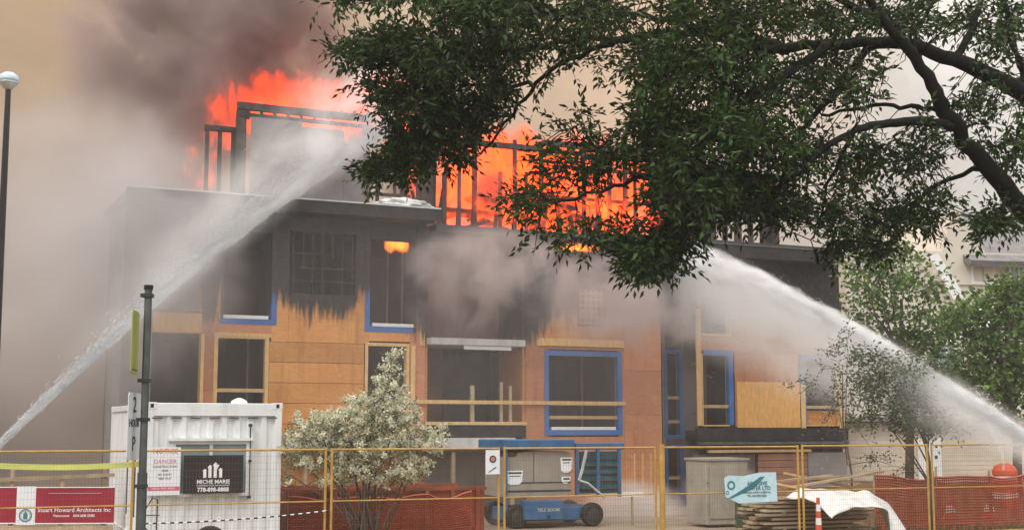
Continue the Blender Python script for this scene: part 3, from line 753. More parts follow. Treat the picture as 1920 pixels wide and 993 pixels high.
# ================================================================== left banner, rail, tape
LO = at(0, 800, 26.5); LO.z = 0; LYAW = math.radians(3)
lu = Vector((math.cos(LYAW), math.sin(LYAW), 0)); lv = Vector((-math.sin(LYAW), math.cos(LYAW), 0))
def banner(x0, x1, lab, txt):
    s, w_, h_ = sign_board('banner_sign', 'red_sign', x0, 912, x1, 981, 0, LO, lu, lv, LYAW, label=lab, cat='banner')
    e = MB().box(-w_ / 2, w_ / 2, -.004, -.0005, h_ / 2 - .018, h_ / 2).box(-w_ / 2, w_ / 2, -.004, -.0005, -h_ / 2, -h_ / 2 + .022); e.build('border', M['sign_ink'], s)
    for tx, sz, x, z, in txt: lettering(tx, sz, M['sign_ink'], s, (x, -.002, z), bold=.001)
    return s
banner(66, 213, 'red architect banner with two lines of white lettering beside the container', [('Stuart Howard Architects Inc', .118, 0, -.09), ('Vancouver   604-688-5585', .075, 0, -.20), ('__________________________________', .06, 0, .26)])
banner(-120, 31, 'red banner cut by the left photo edge, left of the round crest', [('ARCHITECTS', .13, -.2, .1), ('_______________________________', .06, 0, -.12)])
s, w_, h_ = sign_board('crest_sign', 'white_sign', 32, 911, 65, 983, -.003, LO, lu, lv, LYAW, label='narrow white sign with a round grey green crest between two red banners', cat='sign')
cr = MB()
for (r0, r1) in ((.105, .128), (.085, .092)):
    n_ = 28; b_ = len(cr.v)
    for k in range(n_):
        t_ = 2 * math.pi * k / n_
        for r_ in (r0, r1):
            for yy in (-.004, -.0005): cr.v.append((r_ * math.cos(t_), yy, -.19 + r_ * math.sin(t_)))
    for k in range(n_):
        a = b_ + 4 * k; c = b_ + 4 * ((k + 1) % n_); cr.f += [(a, c, c + 2, a + 2), (a + 2, c + 2, c + 3, a + 3), (a, a + 1, c + 1, c)]
cr.prism([(-.035, -.26), (.035, -.26), (.045, -.18), (0, -.10), (-.045, -.18)], -.004, -.0005)
cr.build('crest', M['teal_ink'], s)
s = empty('timber_barrier', LO, LYAW, label='weathered timber barrier rail on posts above the red banners', cat='barrier')
for px in (-60, 24, 118, 197):
    a = fac(px, 900, .1, LO, lu, lv)[0]; top = {24: 880, 197: 876}.get(px, 892)
    board('post', M['lumber_weather'], a - .04, a + .04, .06, .12, 0, fac(px, top, .1, LO, lu, lv)[1], s)
a0, z0 = fac(-130, 905, .0, LO, lu, lv); a1, z1 = fac(214, 890, .0, LO, lu, lv)
MB().prism([(a0, z0 - .04), (a1, z1 - .03), (a1, z1 + .04), (a0, z0 + .05)], .02, .055).build('rail', M['lumber_weather'], s)
a0, z0 = fac(-130, 990, .0, LO, lu, lv); MB().box(a0, a1, .02, .055, z0 - .05, z0 + .05).build('rail', M['lumber_weather'], s)
tp = MB(); A_ = at(-60, 869, 20.2); B_ = at(262, 869, 20.6)
def tapefn(u, v):
    p = A_.lerp(B_, u); sag = -.05 * 4 * u * (1 - u); tw = .25 * math.sin(u * 7)
    return p + Vector((0, .04 * math.sin(tw + v), sag + (v - .5) * .085))
tp.grid(tapefn, 24, 1); tag(tp.build('hazard_tape', M['yellow_tape']), 'yellow green hazard tape stretched level above the red banners', 'tape')
# ================================================================== temporary fence
def fence_proto(pm, wm):
    r = empty('temporary_fence', FO, FYAW)
    L, Hh = 2.93, 1.83
    f = MB(); R_ = .021
    for x in (.035, L): MB().tube([(x, 0, .0), (x, 0, Hh)], R_, 8).build('post', pm, r)
    MB().tube([(.05, 0, Hh - .03), (L, 0, Hh - .03)], R_ * .8, 8).build('top_rail', pm, r)
    MB().tube([(.05, 0, .98), (L, 0, .98)], R_ * .62, 6).build('middle_rail', pm, r)
    MB().tube([(.05, 0, .12), (L, 0, .12)], R_ * .8, 6).build('bottom_rail', pm, r)
    m = MB()
    for i in range(57):
        x = .085 + i * .05; m.box(x - .0011, x + .0011, -.0011, .0011, .12, Hh - .03)
    for i in range(16):
        z = .2 + i * .1; m.box(.05, L, .002, .005, z - .0011, z + .0011)
    tag(m.build('wire_mesh', wm, r), kind='stuff')
    MB().box(-.30 + .035, .30 + .035, -.10, .10, -.09, -.0).build('foot', M['concrete'], r, bevel=.02)
    return r
labs = {-3: None, -2: 'yellow mesh fence panel left of the signpost, mostly outside the photo', -1: 'yellow mesh fence panel in front of the white container', 0: 'yellow mesh fence panel in front of the blossoming shrub', 1: 'yellow mesh fence panel in front of the blue machine', 2: 'yellow mesh fence panel holding the pale blue sign', 3: 'yellow mesh fence panel in front of the white tarp', 4: 'grey yellow mesh fence panel at the right photo edge before the orange netting'}
proto = fence_proto(M['yellow_pipe'], M['yellow_mesh'])
first = True
for k in (-2, -1, 0, 1, 2, 3, 4):
    o = proto if first else copy_tree(proto); first = False
    o.location = FO + fu * (3.0 * k) + Vector((0, 0, .09 if k < 3 else .10)); o.rotation_euler = (0, 0, FYAW + rnd.uniform(-.006, .006))
    tag(o, labs[k], 'fence', 'temporary fence panels round the site')
# a broader post on the joint by the narrow blue window
pp = FO + fu * 6.03 - fv * .06
tag(MB().tube([(pp.x, pp.y, .05), (pp.x, pp.y, 1.95)], .05, 10).build('fence_post', M['yellow_pipe']), 'thick scuffed yellow post standing at a fence joint below the narrow blue windows', 'post')
# striped cord tied along the fence
A_ = FO + fu * -2.95 - fv * .05 + Vector((0, 0, .80)); B_ = FO + fu * 0 - fv * .05 + Vector((0, 0, .93))
cd = empty('striped_cord', A_, 0, label='black and white striped cord sagging across the container front', cat='cord')
n_ = 46
for k in range(n_):
    f0, f1 = k / n_, (k + 1) / n_
    q = lambda u: (B_ - A_) * u + Vector((0, 0, -.04 * 4 * u * (1 - u)))
    MB().tube([q(f0), q(f1)], .013 if k % 2 else .010, 5).build('cord_dash', M['black'] if k % 2 else M['cone_white'], cd)
# small white notice and pale blue sign on the fence
s, w_, h_ = sign_board('prohibition_notice', 'white_sign', 911, 843, 937, 888, -.05, FO, fu, fv, FYAW, label='small white notice with a dark round symbol on the fence left of the blue machine', cat='notice')
q = MB(); q.lathe([(.062, -.001), (.062, .003)], (0, 0, 0), 18); o = q.build('symbol', M['dark_ink'], s); o.rotation_euler = (math.pi / 2, 0, 0); o.location = (0, -.002, .05)
o = MB().lathe([(.04, 0), (.04, .002)], (0, 0, 0), 18).build('symbol_centre', M['siding_red'], s); o.rotation_euler = (math.pi / 2, 0, 0); o.location = (0, -.006, .05)
MB().prism([(-.09, -.17), (-.07, -.17), (.07, -.09), (.05, -.08)], -.003, -.0005).build('slash', M['dark_ink'], s)
a0, z1 = ffac(1358, 886, -.06); a1, z0 = ffac(1458, 941, -.06)
s = empty('blue_sign', FO + fu * ((a0 + a1) / 2) - fv * .06 + Vector((0, 0, (z0 + z1) / 2)), FYAW, label='pale blue white company board with notched left corners wired to the fence', cat='sign')
w_, h_ = a1 - a0, z1 - z0
MB().prism([(-w_ / 2 + .30, -h_ / 2), (w_ / 2, -h_ / 2 + .02), (w_ / 2 - .02, h_ / 2), (.20, h_ / 2 + .0), (-.15, h_ / 2 - .06), (-w_ / 2 + .1, h_ / 2 - .045), (-w_ / 2, h_ / 2 - .09), (-w_ / 2 + .02, -h_ / 2 + .12)], 0, .01).build('board', M['pale_blue'], s)
q = MB()
for (cx_, cz_, r_) in ((-w_ / 2 + .14, .05, .085), (-w_ / 2 + .06, -.08, .035)):
    n_ = 20; b_ = len(q.v)
    for k in range(n_):
        t_ = 2 * math.pi * k / n_
        for rr_ in (r_ * .55, r_): q.v.append((cx_ + rr_ * math.cos(t_), -.002, cz_ + rr_ * math.sin(t_)))
    for k in range(n_):
        a = b_ + 2 * k; c = b_ + 2 * ((k + 1) % n_); q.f.append((a, c, c + 1, a + 1))
q.prism([(-w_ / 2 + .05, -.19), (-w_ / 2 + .15, -.18), (.05, -.02), (.30, .20), (.20, .20), (-.08, .03)], -.003, -.0005)
q.build('logo', M['teal_ink'], s)
lettering('ABRASIVE', .10, M['teal_ink'], s, (.13, -.006, .075), bold=.002); lettering('WATER LTD', .10, M['teal_ink'], s, (.14, -.006, -.01), bold=.002)
lettering('FENCING SUPPLY & RENTAL', .047, M['dark_ink'], s, (.12, -.006, -.085)); lettering('TEL 604-582-0020', .055, M['dark_ink'], s, (.12, -.006, -.145))
# ================================================================== signpost and street lamp
P0 = at(270, 800, 9.0); P0.z = 0
s = empty('signpost', P0, 0, label='dark steel signpost standing in front of the container', cat='signpost')
zt9 = at(275, 540, 9).z
mb = MB(); mb.tube([(0, 0, 0), (0, 0, 1.95)], .034, 10).tube([(0, 0, 1.92), (0, 0, zt9)], .026, 10); mb.build('pole', M['galv'], s)
MB().tube([(0, 0, zt9 - .01), (0, 0, zt9 + .02)], .032, 10).build('cap', M['black'], s)
bk = MB()
for z in (zt9 - .05, 2.56, 2.30, 1.86): bk.box(-.045, .03, -.036, .036, z - .012, z + .012)
bk.build('bracket', M['steel_dark'], s)
def post_sign(name, mname, z0, z1, w_, ang, off, lab, body):
    q = empty(name, P0 + Vector((off[0], off[1], (z0 + z1) / 2)), ang, label=lab, cat='sign')
    h_ = z1 - z0
    MB().prism([(-w_ / 2 + .02, -h_ / 2), (w_ / 2 - .02, -h_ / 2), (w_ / 2, -h_ / 2 + .02), (w_ / 2, h_ / 2 - .02), (w_ / 2 - .02, h_ / 2), (-w_ / 2 + .02, h_ / 2), (-w_ / 2, h_ / 2 - .02), (-w_ / 2, -h_ / 2 + .02)], -.002, .002).build('plate', M[mname], q)
    body(q, w_, h_); return q
def b1(q, w_, h_):
    MB().box(-w_ / 2 + .03, w_ / 2 - .03, -.004, -.0025, -h_ / 2 + .03, -h_ / 2 + .036).build('border', M['dark_ink'], q)
post_sign('yellow_sign', 'yellow_tape', 2.60, 3.03, .30, math.radians(97), (-.085, .02), 'yellow plate seen nearly edge-on high on the signpost', b1)
def b2(q, w_, h_):
    lettering('2', .15, M['dark_ink'], q, (0, -.004, .14)); lettering('HOUR', .075, M['dark_ink'], q, (0, -.004, .02)); lettering('P', .14, M['dark_ink'], q, (0, -.004, -.12))
post_sign('parking_sign', 'white_sign', 2.03, 2.48, .26, math.radians(88), (-.075, .02), 'narrow white parking sign with dark figures below the yellow plate on the signpost', b2)
LP = at(-14, 800, 27.0); LP.z = 0
s = empty('street_lamp', LP, 0, label='tall thin dark street lamp with pale dome head at the left edge', cat='street lamp')
tz_ = at(18, 163, 27).z
MB().tube([(0, 0, 0), (0, 0, .6)], [.16, .13], 12).build('base', M['lamp_pole'], s)
MB().tube([(0, 0, .55), (0, 0, 3), (0, 0, tz_ - .9), (.0, 0, tz_)], [.095, .085, .062, .055], 12).build('pole', M['lamp_pole'], s)
hd = MB().lathe([(.07, -.06), (.12, .0), (.19, .07), (.205, .10)], (0, 0, tz_), 20).build('head', M['galv_light'], s, smooth=True)
MB().lathe([(.20, .101), (.21, .16), (.18, .24), (.10, .30), (.02, .315)], (0, 0, tz_), 20).build('lamp_shade', M['lamp_glass'], hd, smooth=True)
# ================================================================== site objects
# rust red bin
O_ = at(540, 800, 26.4); O_.z = 0
def BF(px, py, v=0): return fac(px, py, v, O_, fu, fv)
a1 = BF(908, 950)[0]; zt2 = BF(700, 921)[1]
s = empty('steel_bin', O_, FYAW, label='long rust red steel waste bin behind the fence under the blossoming shrub', cat='skip')
MB().box(0, a1, 0, .06, .1, zt2).box(0, a1, 1.7, 1.76, .1, zt2).box(0, .06, .06, 1.7, .1, zt2).box(a1 - .06, a1, .06, 1.7, .1, zt2).box(0, a1, 0.001, 1.759, .06, .1).build('body', M['rust_red'], s)
MB().box(-.04, a1 + .04, -.05, .07, zt2, zt2 + .07).box(-.04, a1 + .04, 1.69, 1.80, zt2, zt2 + .07).build('rim', M['rust_red'], s)
for k in range(8):
    x = .1 + k * (a1 - .3) / 7; board('rib', M['rust_red'], x, x + .09, -.05, -.002, .1, zt2 - .002, s)
MB().prism([(a1 - .65, .7), (a1 - .60, .7), (a1 - .1, .1), (a1 - .16, .1)], -.03, -.003).build('brace', M['rust_red'], s)
for k in range(9):
    x = .2 + k * .4; o = board('scrap_board', M['lumber_weather'], x, x + .9, .25 + .1 * (k % 4), .35 + .1 * (k % 4), zt2 - .12 + .02 * (k % 3), zt2 - .05 + .03 * (k % 3), s, ry=rnd.uniform(-.15, .15))
# blue machine
O2 = at(948, 800, 30.2); O2.z = 0
def MF(px, py, v=0): return fac(px, py, v, O2, fu, fv)
s = empty('construction_machine', O2, FYAW, label='blue construction machine with tan side panels and canopy behind the fence', cat='machine')
def mbx(name, m, x0, y0, x1, y1, v0, v1, bev=.012):
    a0, z1 = MF(x0, y0, v0); a1, z0 = MF(x1, y1, v0); return MB().box(a0, a1, v0, v1, max(z0, .15), z1).build(name, M[m], s, bevel=bev)
mbx('canopy', 'machine_blue', 946, 824, 1078, 842, -.05, 1.6); mbx('canopy_beam', 'machine_blue', 1079, 830, 1171, 842, .0, .12)
a0, z1 = MF(950, 846); a1, z0 = MF(1072, 930)
zz = lambda y: MF(1010, y)[1]
MB().prism([(a0 + .02, z0), (a1, z0), (a1, z1 - .05), (a1 - .12, z1), (a0 + .75, z1 + .02), (a0 + .3, z1 - .02), (a0 + .25, z1 - .12), (a0 + .02, z1 - .12)], .06, 1.4).build('side_panel', M['tan_panel'], s, bevel=.01)
MB().box(a0 + .02, a1, .052, .061, zz(905), zz(903)).box(a0 + .68, a0 + .69, .052, .061, zz(905), zz(850)).box(a0 + .02, a1, .05, .061, zz(921), zz(918)).build('seam', M['steel_dark'], s)
for (x0, y0, x1, y1) in ((951, 882, 982, 908), (1052, 857, 1075, 885), (1054, 893, 1072, 906)):
    b0, c1 = MF(x0, y0); b1_, c0 = MF(x1, y1)
    st = MB().prism([(b0, c1), (b0 + .02, c0 + .05), (b0 + .08, c0), (b1_ - .1, c0), (b1_ - .02, c0 + .07), (b1_, c1)], .046, .052).build('sticker', M['white_sign'], s)
    MB().box(b0 + .05, b1_ - .03, .044, .046, c1 - .07, c1 - .03).box(b0 + .07, b1_ - .06, .044, .046, c1 - .13, c1 - .11).build('print', M['dark_ink'], st)
MB().box(MF(948, 900)[0], MF(952, 900)[0], .0, .05, .2, MF(950, 842)[1]).build('post', M['machine_blue'], s)
for x in (1080, 1120, 1160): b0 = MF(x, 900)[0]; MB().box(b0, b0 + .07, .0, .07, MF(x, 930)[1], MF(x, 842)[1]).build('post', M['machine_blue'], s)
b0, b1_ = MF(1087, 900, .2)[0], MF(1162, 900, .2)[0]
MB().box(b0, b1_, .2, .24, MF(1120, 925)[1], MF(1120, 846)[1]).build('screen', M['machine_teal'], s)
for k in range(5): z = MF(1120, 862 + k * 14)[1]; MB().box(b0, b1_, .15, .19, z, z + .03).build('screen_bar', M['steel_dark'], s)
p = [MF(x, y) for x, y in ((1098, 843), (1090, 880), (1084, 900), (1100, 905), (1132, 932))]
MB().tube([(a, -.05, z) for a, z in p[:3]], .04, 6).build('arm', M['galv_light'], s); MB().tube([(a, -.06, z) for a, z in p[2:]], .03, 6).build('arm', M['galv_light'], s)
mbx('chassis', 'machine_blue', 955, 952, 1122, 982, .1, 1.3); mbx('nose', 'machine_blue', 985, 938, 1056, 972, -.25, .1)
lettering('TELE BOOM', .10, M['galv_light'], s, (MF(1020, 955)[0], -.256, MF(1020, 954)[1] + .0), bold=.003)
MB().lathe([(.035, 0), (.035, .01)], (0, 0, 0), 12).build('boss', M['black'], s).location = (MF(1020, 962)[0], -.262, MF(1020, 965)[1])
for x in (968, 1110):
    for v in (.0, 1.25):
        a = MF(x, 970)[0]; wl = MB().lathe([(.16, -.1), (.24, -.1), (.27, -.05), (.27, .05), (.24, .1), (.16, .1)], (0, 0, 0), 20).build('wheel', M['black_rubber'], s); wl.rotation_euler = (math.pi / 2, 0, 0); wl.location = (a, v, .27)
        rm = MB().lathe([(.06, -.12), (.15, -.104), (.15, .104), (.06, .12)], (0, 0, 0), 14).build('rim', M['steel_dark'], wl)
b0, b1_ = MF(1166, 900)[0], MF(1206, 900)[0]
tag(MB().box(b0, b1_, 0, .02, 0, .10).build('pale_step', M['white_sign']), 'small pale sheet on a stake beside the blue machine', 'plate')
o = bpy.data.objects['pale_step']; o.location = O2 + Vector((0, 0, MF(1185, 930)[1])); o.rotation_euler = (0, 0, FYAW); o.name = 'pale_plate'
b_m = (b0 + b1_) / 2; st = MB().box(b_m - .02, b_m + .02, .021, .05, -MF(1185, 930)[1], .08).build('stake', M['lumber_weather'], o)
# dusty upright box and dark green drum
O3 = at(1322, 800, 30.5); O3.z = 0
a1, zt3 = fac(1402, 862, 0, O3, fu, fv)
s = empty('dusty_cabinet', O3, FYAW, label='tall dusty beige cabinet standing left of the pale blue sign', cat='cabinet')
MB().box(0, a1, 0, .9, .06, zt3).build('body', M['tan_dust'], s, bevel=.015); MB().box(-.03, a1 + .03, -.03, .93, zt3, zt3 + .05).build('lid', M['tan_dust'], s)
for k in range(3): board('seam_strip', M['tan_panel'], .0 + .001, a1 - .001, -.015, -.001, .5 + k * .5, .53 + k * .5, s)
board('door', M['tan_dust'], .08, a1 - .08, -.022, -.016, .2, zt3 - .12, s)
O4 = at(1402, 800, 29.0); O4.z = 0
tag(MB().lathe([(.0, 0), (.30, .0), (.31, .35), (.33, .36), (.31, .38), (.31, .85), (.33, .87), (.0, .87)], (O4.x, O4.y, 0), 20).build('oil_drum', mat('dark_green_drum', (.05, .07, .045), .6, .3, 3, dirt=.4)), 'dark green drum in the dust under the pale blue sign', 'drum')
# stacked timber
O5 = at(1425, 800, 27.6); O5.z = 0
def TF(px, py, v=0): return fac(px, py, v, O5, fu, fv)
s = empty('timber_stack', O5, FYAW, label='untidy stack of long weathered boards right of the pale blue sign', cat='timber stack')
for lay in range(9):
    for r_ in range(4):
        z = .10 + lay * .085; x0 = rnd.uniform(-.1, .25) + lay * .015; x1 = TF(1640, 950)[0] + rnd.uniform(-.5, .3)
        if lay > 6 and r_ > 1: continue
        board('stacked_board', M['lumber_weather'], x0, x1, .0 + r_ * .26, .22 + r_ * .26, z, z + .045, s, jit=.012)
for k in range(6): board('spacer', M['lumber_weather'], .5 + (k % 3) * .8, .58 + (k % 3) * .8, -.01, 1.0, .145 + (k // 3) * .34, .185 + (k // 3) * .34, s)
for k, (x0, y0, x1, y1) in enumerate(((1418, 898, 1560, 926), (1490, 915, 1668, 884), (1450, 905, 1650, 890), (1500, 888, 1640, 918), (1530, 900, 1662, 905), (1425, 912, 1600, 893), (1470, 921, 1655, 915))):
    a, za = TF(x0, y0); b_, zb2 = TF(x1, y1)
    L_ = math.hypot(b_ - a, zb2 - za); o = bpy.data.objects.new('loose_board', unit_box(M['lumber_clean'] if k % 3 == 0 else M['lumber_weather'])); COL.objects.link(o); o.parent = s
    o.location = ((a + b_) / 2, .12 + k * .13, (za + zb2) / 2); o.scale = (L_, .12, .045); o.rotation_euler = (0, -math.atan2(zb2 - za, b_ - a), rnd.uniform(-.05, .05))
# white tarp slumped over the stack end
O6 = at(1548, 800, 26.6); O6.z = 0
def PF(px, py, v=0): return fac(px, py, v, O6, fu, fv)
tx0, tx1 = PF(1545, 950)[0], PF(1692, 950)[0]; tzt = PF(1610, 924)[1]
def tarpfn(u, v):
    x = tx0 + (tx1 - tx0) * u
    ridge = tzt + .04 * math.sin(u * 9) - .35 * max(0, u - .72) ** 1 * 2.6 - .30 * max(0, .16 - u) * 3
    yy = -.25 + v * 1.6 - .1 * math.sin(u * 5)
    fl = 1 - min(1, v / .38)
    lowz = (.42 + .30 * math.sin(u * 3.1 + .3)) if u < .78 else .05
    fold = .05 * math.sin(u * 26 + v * 3) * fl
    z = ridge - (ridge - lowz) * fl ** 1.3 + mnoise.noise(Vector((x * 2.1, yy * 2.1, 0))) * .07
    return (x, yy + fold + .12 * math.sin(u * 4) * fl, max(z, .02))
o = MB().grid(tarpfn, 46, 30).build('white_tarp', M['tarp'], smooth=True); o.location = O6; o.rotation_euler = (0, 0, FYAW)
sm = o.modifiers.new('th', 'SOLIDIFY'); sm.thickness = .006
tag(o, 'crumpled white tarp draped over the low right end of the timber stack', 'tarp')
# red white marker, barrel, cones
O7 = at(1530, 800, 25.2); O7.z = 0
s = empty('marker_post', O7, 0, label='slim red and white banded marker post left of the white tarp', cat='marker post')
MB().lathe([(.22, 0), (.22, .06), (.07, .10)], (0, 0, 0), 14).build('base', M['black_rubber'], s)
zt7 = at(1530, 932, 25.2).z; hh = (zt7 - .08) / 7
for k in range(7):
    r0 = .075 - k * .006; MB().lathe([(r0, .08 + k * hh), (r0 - .006, .08 + (k + 1) * hh)], (0, 0, 0), 14).build('band', M['cone_orange'] if k % 2 == 0 else M['cone_white'], s)
O8 = at(1880, 800, 33.5); O8.z = 0
s = empty('traffic_barrel', O8, 0, label='orange traffic barrel with rounded top behind the orange netting', cat='barrel')
zt8 = at(1880, 868, 33.5).z
MB().lathe([(.36, 0), (.36, .10), (.30, .12)], (0, 0, 0), 20).build('base', M['black_rubber'], s)
prof = [(.30, .12), (.30, zt8 - .45), (.27, zt8 - .42), (.27, zt8 - .30), (.30, zt8 - .28), (.30, zt8 - .18), (.24, zt8 - .06), (.10, zt8), (.04, zt8 + .01)]
MB().lathe(prof, (0, 0, 0), 20).build('body', M['cone_orange'], s, smooth=False)
MB().lathe([(.275, zt8 - .415), (.275, zt8 - .305)], (0, 0, 0), 20).build('band', M['cone_white'], s); MB().lathe([(.305, .5), (.305, .65)], (0, 0, 0), 20).build('band', M['cone_white'], s)
def cone(px, py, Y, lab):
    o_ = at(px, 800, Y); o_.z = 0; zt_c = at(px, py, Y).z
    s = empty('traffic_cone', o_, 0, label=lab, cat='cone', group='traffic cones by the netting')
    MB().box(-.19, .19, -.19, .19, .12, .16).build('base', M['cone_orange'], s); MB().lathe([(.14, .16), (.05, zt_c - .03), (.03, zt_c)], (0, 0, 0), 14).build('body', M['cone_orange'], s)
    MB().lathe([(.118, .28), (.085, .45)], (0, 0, 0), 14).build('band', M['cone_white'], s)
cone(1776, 935, 31.4, 'small cone seen through the orange netting right of the tarp'); cone(1848, 942, 32.0, 'small cone seen through the orange netting left of the barrel')
# netting on stakes
N0 = at(1640, 800, 28.6); N0.z = 0
s = empty('safety_netting', N0, FYAW, label='sagging orange safety netting on stakes at the right edge', cat='netting')
nl = 6.2
def netz(u): return 1.22 + .06 * math.sin(u * 3.4) - .10 * abs(math.sin(u * math.pi / 1.55))
nm = MB()
for k in range(110):
    u = k * nl / 109; nm.tube([(u, .05 * math.sin(u * 2), .05), (u + .02 * math.sin(k), .05 * math.sin(u * 2 + 1), .6), (u, .05 * math.sin(u * 2 + .5), netz(u))], .014, 3, cap=False)
for j in range(20):
    f_ = j / 19
    nm.tube([(u_ * nl / 40, .05 * math.sin(u_ * nl / 20 + f_), .05 + (netz(u_ * nl / 40) - .05) * f_) for u_ in range(41)], .018 if j < 19 else .03, 3, cap=False)
tag(nm.build('net', M['orange_net'], s), kind='stuff')
for k in range(5): MB().box(k * 1.55 - .02, k * 1.55 + .02, .05, .09, 0, 1.3).build('stake', M['lumber_weather'], s)
# a lower length of the same netting in front of the steel bin
s2 = copy_tree(s); q_ = at(545, 800, 25.75); s2.location = (q_.x, q_.y, 0); s2.scale = (.60, 1, .76)
tag(s2, 'lower orange netting stretched before the rust red bin under the white shrub')
# earth mound behind the net
def mound(u, v):
    x = -1 + u * 11; y = v * 4; r_ = math.sin(u * math.pi) ** .6 * math.sin(v * math.pi) ** .8
    return (x, y, max(-.1, r_ * (.95 + .25 * mnoise.noise(Vector((x * .8, y, 3)))) - .05))
o = MB().grid(mound, 40, 14).build('earth_mound', M['brown_dirt'], smooth=True); o.location = N0 + fv * 2.2; o.rotation_euler = (0, 0, FYAW); tag(o, kind='structure')
# small white notice on a stake, far right middle
O9 = at(1753, 800, 34); O9.z = 0
s = empty('stake_notice', O9, .2, label='small white notice on a stake right of the small grey tree trunk', cat='notice')
zn = at(1753, 858, 34).z
MB().box(-.10, .10, 0, .012, zn - .22, zn + .22).build('board', M['white_sign'], s); MB().box(-.025, .025, .013, .05, 0, zn + .2).build('stake', M['lumber_weather'], s); MB().box(-.04, .04, -.004, -.001, zn - .02, zn + .06).build('symbol', M['dark_ink'], s)
# tyre and wire hoop in front of the container
OT = at(400, 800, 22.9); OT.z = 0
s = MB(); R_, r_ = .30, .055
for i in range(28):
    for j in range(8):
        a, b_ = 2 * math.pi * i / 28, 2 * math.pi * j / 8
        s.v.append(((R_ - r_ + r_ * math.cos(b_)) * math.cos(a), r_ * math.sin(b_), R_ + (R_ - r_ + r_ * math.cos(b_)) * math.sin(a)))
for i in range(28):
    for j in range(8):
        i2, j2 = (i + 1) % 28, (j + 1) % 8; s.f.append((i * 8 + j, i2 * 8 + j, i2 * 8 + j2, i * 8 + j2))
o = s.build('tyre', M['black_rubber'], smooth=True); o.location = OT + Vector((0, 0, .0)); o.rotation_euler = (-.12, 0, FYAW); tag(o, 'black tyre leaning upright before the container, only its top in view', 'tyre')
OW = at(293, 800, 22.6); OW.z = 0
s = MB(); zw = lambda y: at(293, y, 22.6).z
s.tube([(-.16, 0, .05), (-.17, 0, zw(960)), (-.02, .0, zw(932)), (.06, 0, zw(936)), (.05, .02, .05)], .012, 5).tube([(-.16, 0, zw(965)), (.10, .0, zw(965))], .010, 5).tube([(-.16, 0, zw(985)), (.06, .0, zw(1010))], .010, 5)
o = s.build('wire_stand', M['steel_dark']); o.location = OW; tag(o, 'thin dark wire stand just right of the signpost', 'stand')
# ================================================================== vegetation
def leaf_mesh(name, P, D, Lh, Wd, m, parent, fold=.25, seed=1):
    """diamond leaflets: P positions, D unit directions, Lh lengths, Wd widths"""
    rs = np.random.RandomState(seed); n = len(P)
    up = rs.normal(size=(n, 3)); up[:, 2] += 1.2
    side = np.cross(D, up); side /= np.linalg.norm(side, axis=1)[:, None] + 1e-9
    nr = np.cross(side, D)
    Lc = Lh[:, None]; Wc = Wd[:, None]
    mid = P + D * Lc * .42
    V = np.empty((n, 4, 3)); V[:, 0] = P; V[:, 1] = mid + side * Wc * .5 + nr * Wc * fold; V[:, 2] = P + D * Lc; V[:, 3] = mid - side * Wc * .5 + nr * Wc * fold
    V = V.reshape(-1, 3)
    me = bpy.data.meshes.new(name)
    me.vertices.add(len(V)); me.vertices.foreach_set('co', V.ravel().astype(np.float32))
    T_ = (np.arange(n)[:, None] * 4 + np.array([0, 1, 2, 0, 2, 3])[None]).ravel()
    me.loops.add(len(T_)); me.loops.foreach_set('vertex_index', T_.astype(np.int32))
    me.polygons.add(2 * n); me.polygons.foreach_set('loop_start', (np.arange(2 * n) * 3).astype(np.int32)); me.polygons.foreach_set('loop_total', np.full(2 * n, 3, np.int32))
    me.update(calc_edges=True); me.validate(); me.materials.append(m)
    o = bpy.data.objects.new(name, me); COL.objects.link(o)
    if parent: o.parent = parent
    return tag(o, kind='stuff')
def unit(v): return v / (np.linalg.norm(v, axis=-1, keepdims=True) + 1e-9)
def foliage(centers, outd, spray, per, leaflen, leafw, droop, rs, ncomp=5):
    """sprays of pinnate leaves: returns arrays and twig lines"""
    P, D, Ls, Ws, tw = [], [], [], [], []
    for c, od in zip(centers, outd):
        d = unit(od + rs.normal(size=3) * .55 + np.array([0, 0, -droop])); L = spray * rs.uniform(.6, 1.3)
        side = unit(np.cross(d, rs.normal(size=3)))
        a = c - d * L * .5; mid = c + np.array([0, 0, .04 * L]); b = c + d * L * .5 + np.array([0, 0, -.08 * L])
        tw.append((a, mid, b))
        for k in range(per):
            f = (k + .6) / per; q = (1 - f) ** 2 * a + 2 * f * (1 - f) * mid + f * f * b
            s_ = 1 if k % 2 else -1
            ld = unit(d * .6 + side * s_ * .8 + rs.normal(size=3) * .35 + np.array([0, 0, -.25 * droop])); ll = leaflen * 2.2 * rs.uniform(.7, 1.2)
            for j in range(ncomp):
                g = (j // 2 * 2 + 1.5) / (ncomp + .5); pp_ = q + ld * ll * g
                ss = 1 if j % 2 else -1
                s2 = unit(np.cross(ld, rs.normal(size=3) * .5 + np.array([0, 0, 1])))
                dd = unit(ld * (.75 if j < ncomp - 1 else 2) + s2 * ss * .7 + rs.normal(size=3) * .15 + np.array([0, 0, -.15]))
                P.append(pp_); D.append(dd); Ls.append(leaflen * rs.uniform(.75, 1.2)); Ws.append(leafw * rs.uniform(.8, 1.2))
    return np.array(P), np.array(D), np.array(Ls), np.array(Ws), tw
def twig_mesh(name, tw, r, m, parent):
    mb = MB()
    for pts in tw: mb.tube(pts, [r * 1.3, r, r * .5][:len(pts)] if len(pts) == 3 else r, 3, cap=False)
    return tag(mb.build(name, m, parent), kind='stuff')
def to_np(v): return np.array((v.x, v.y, v.z))
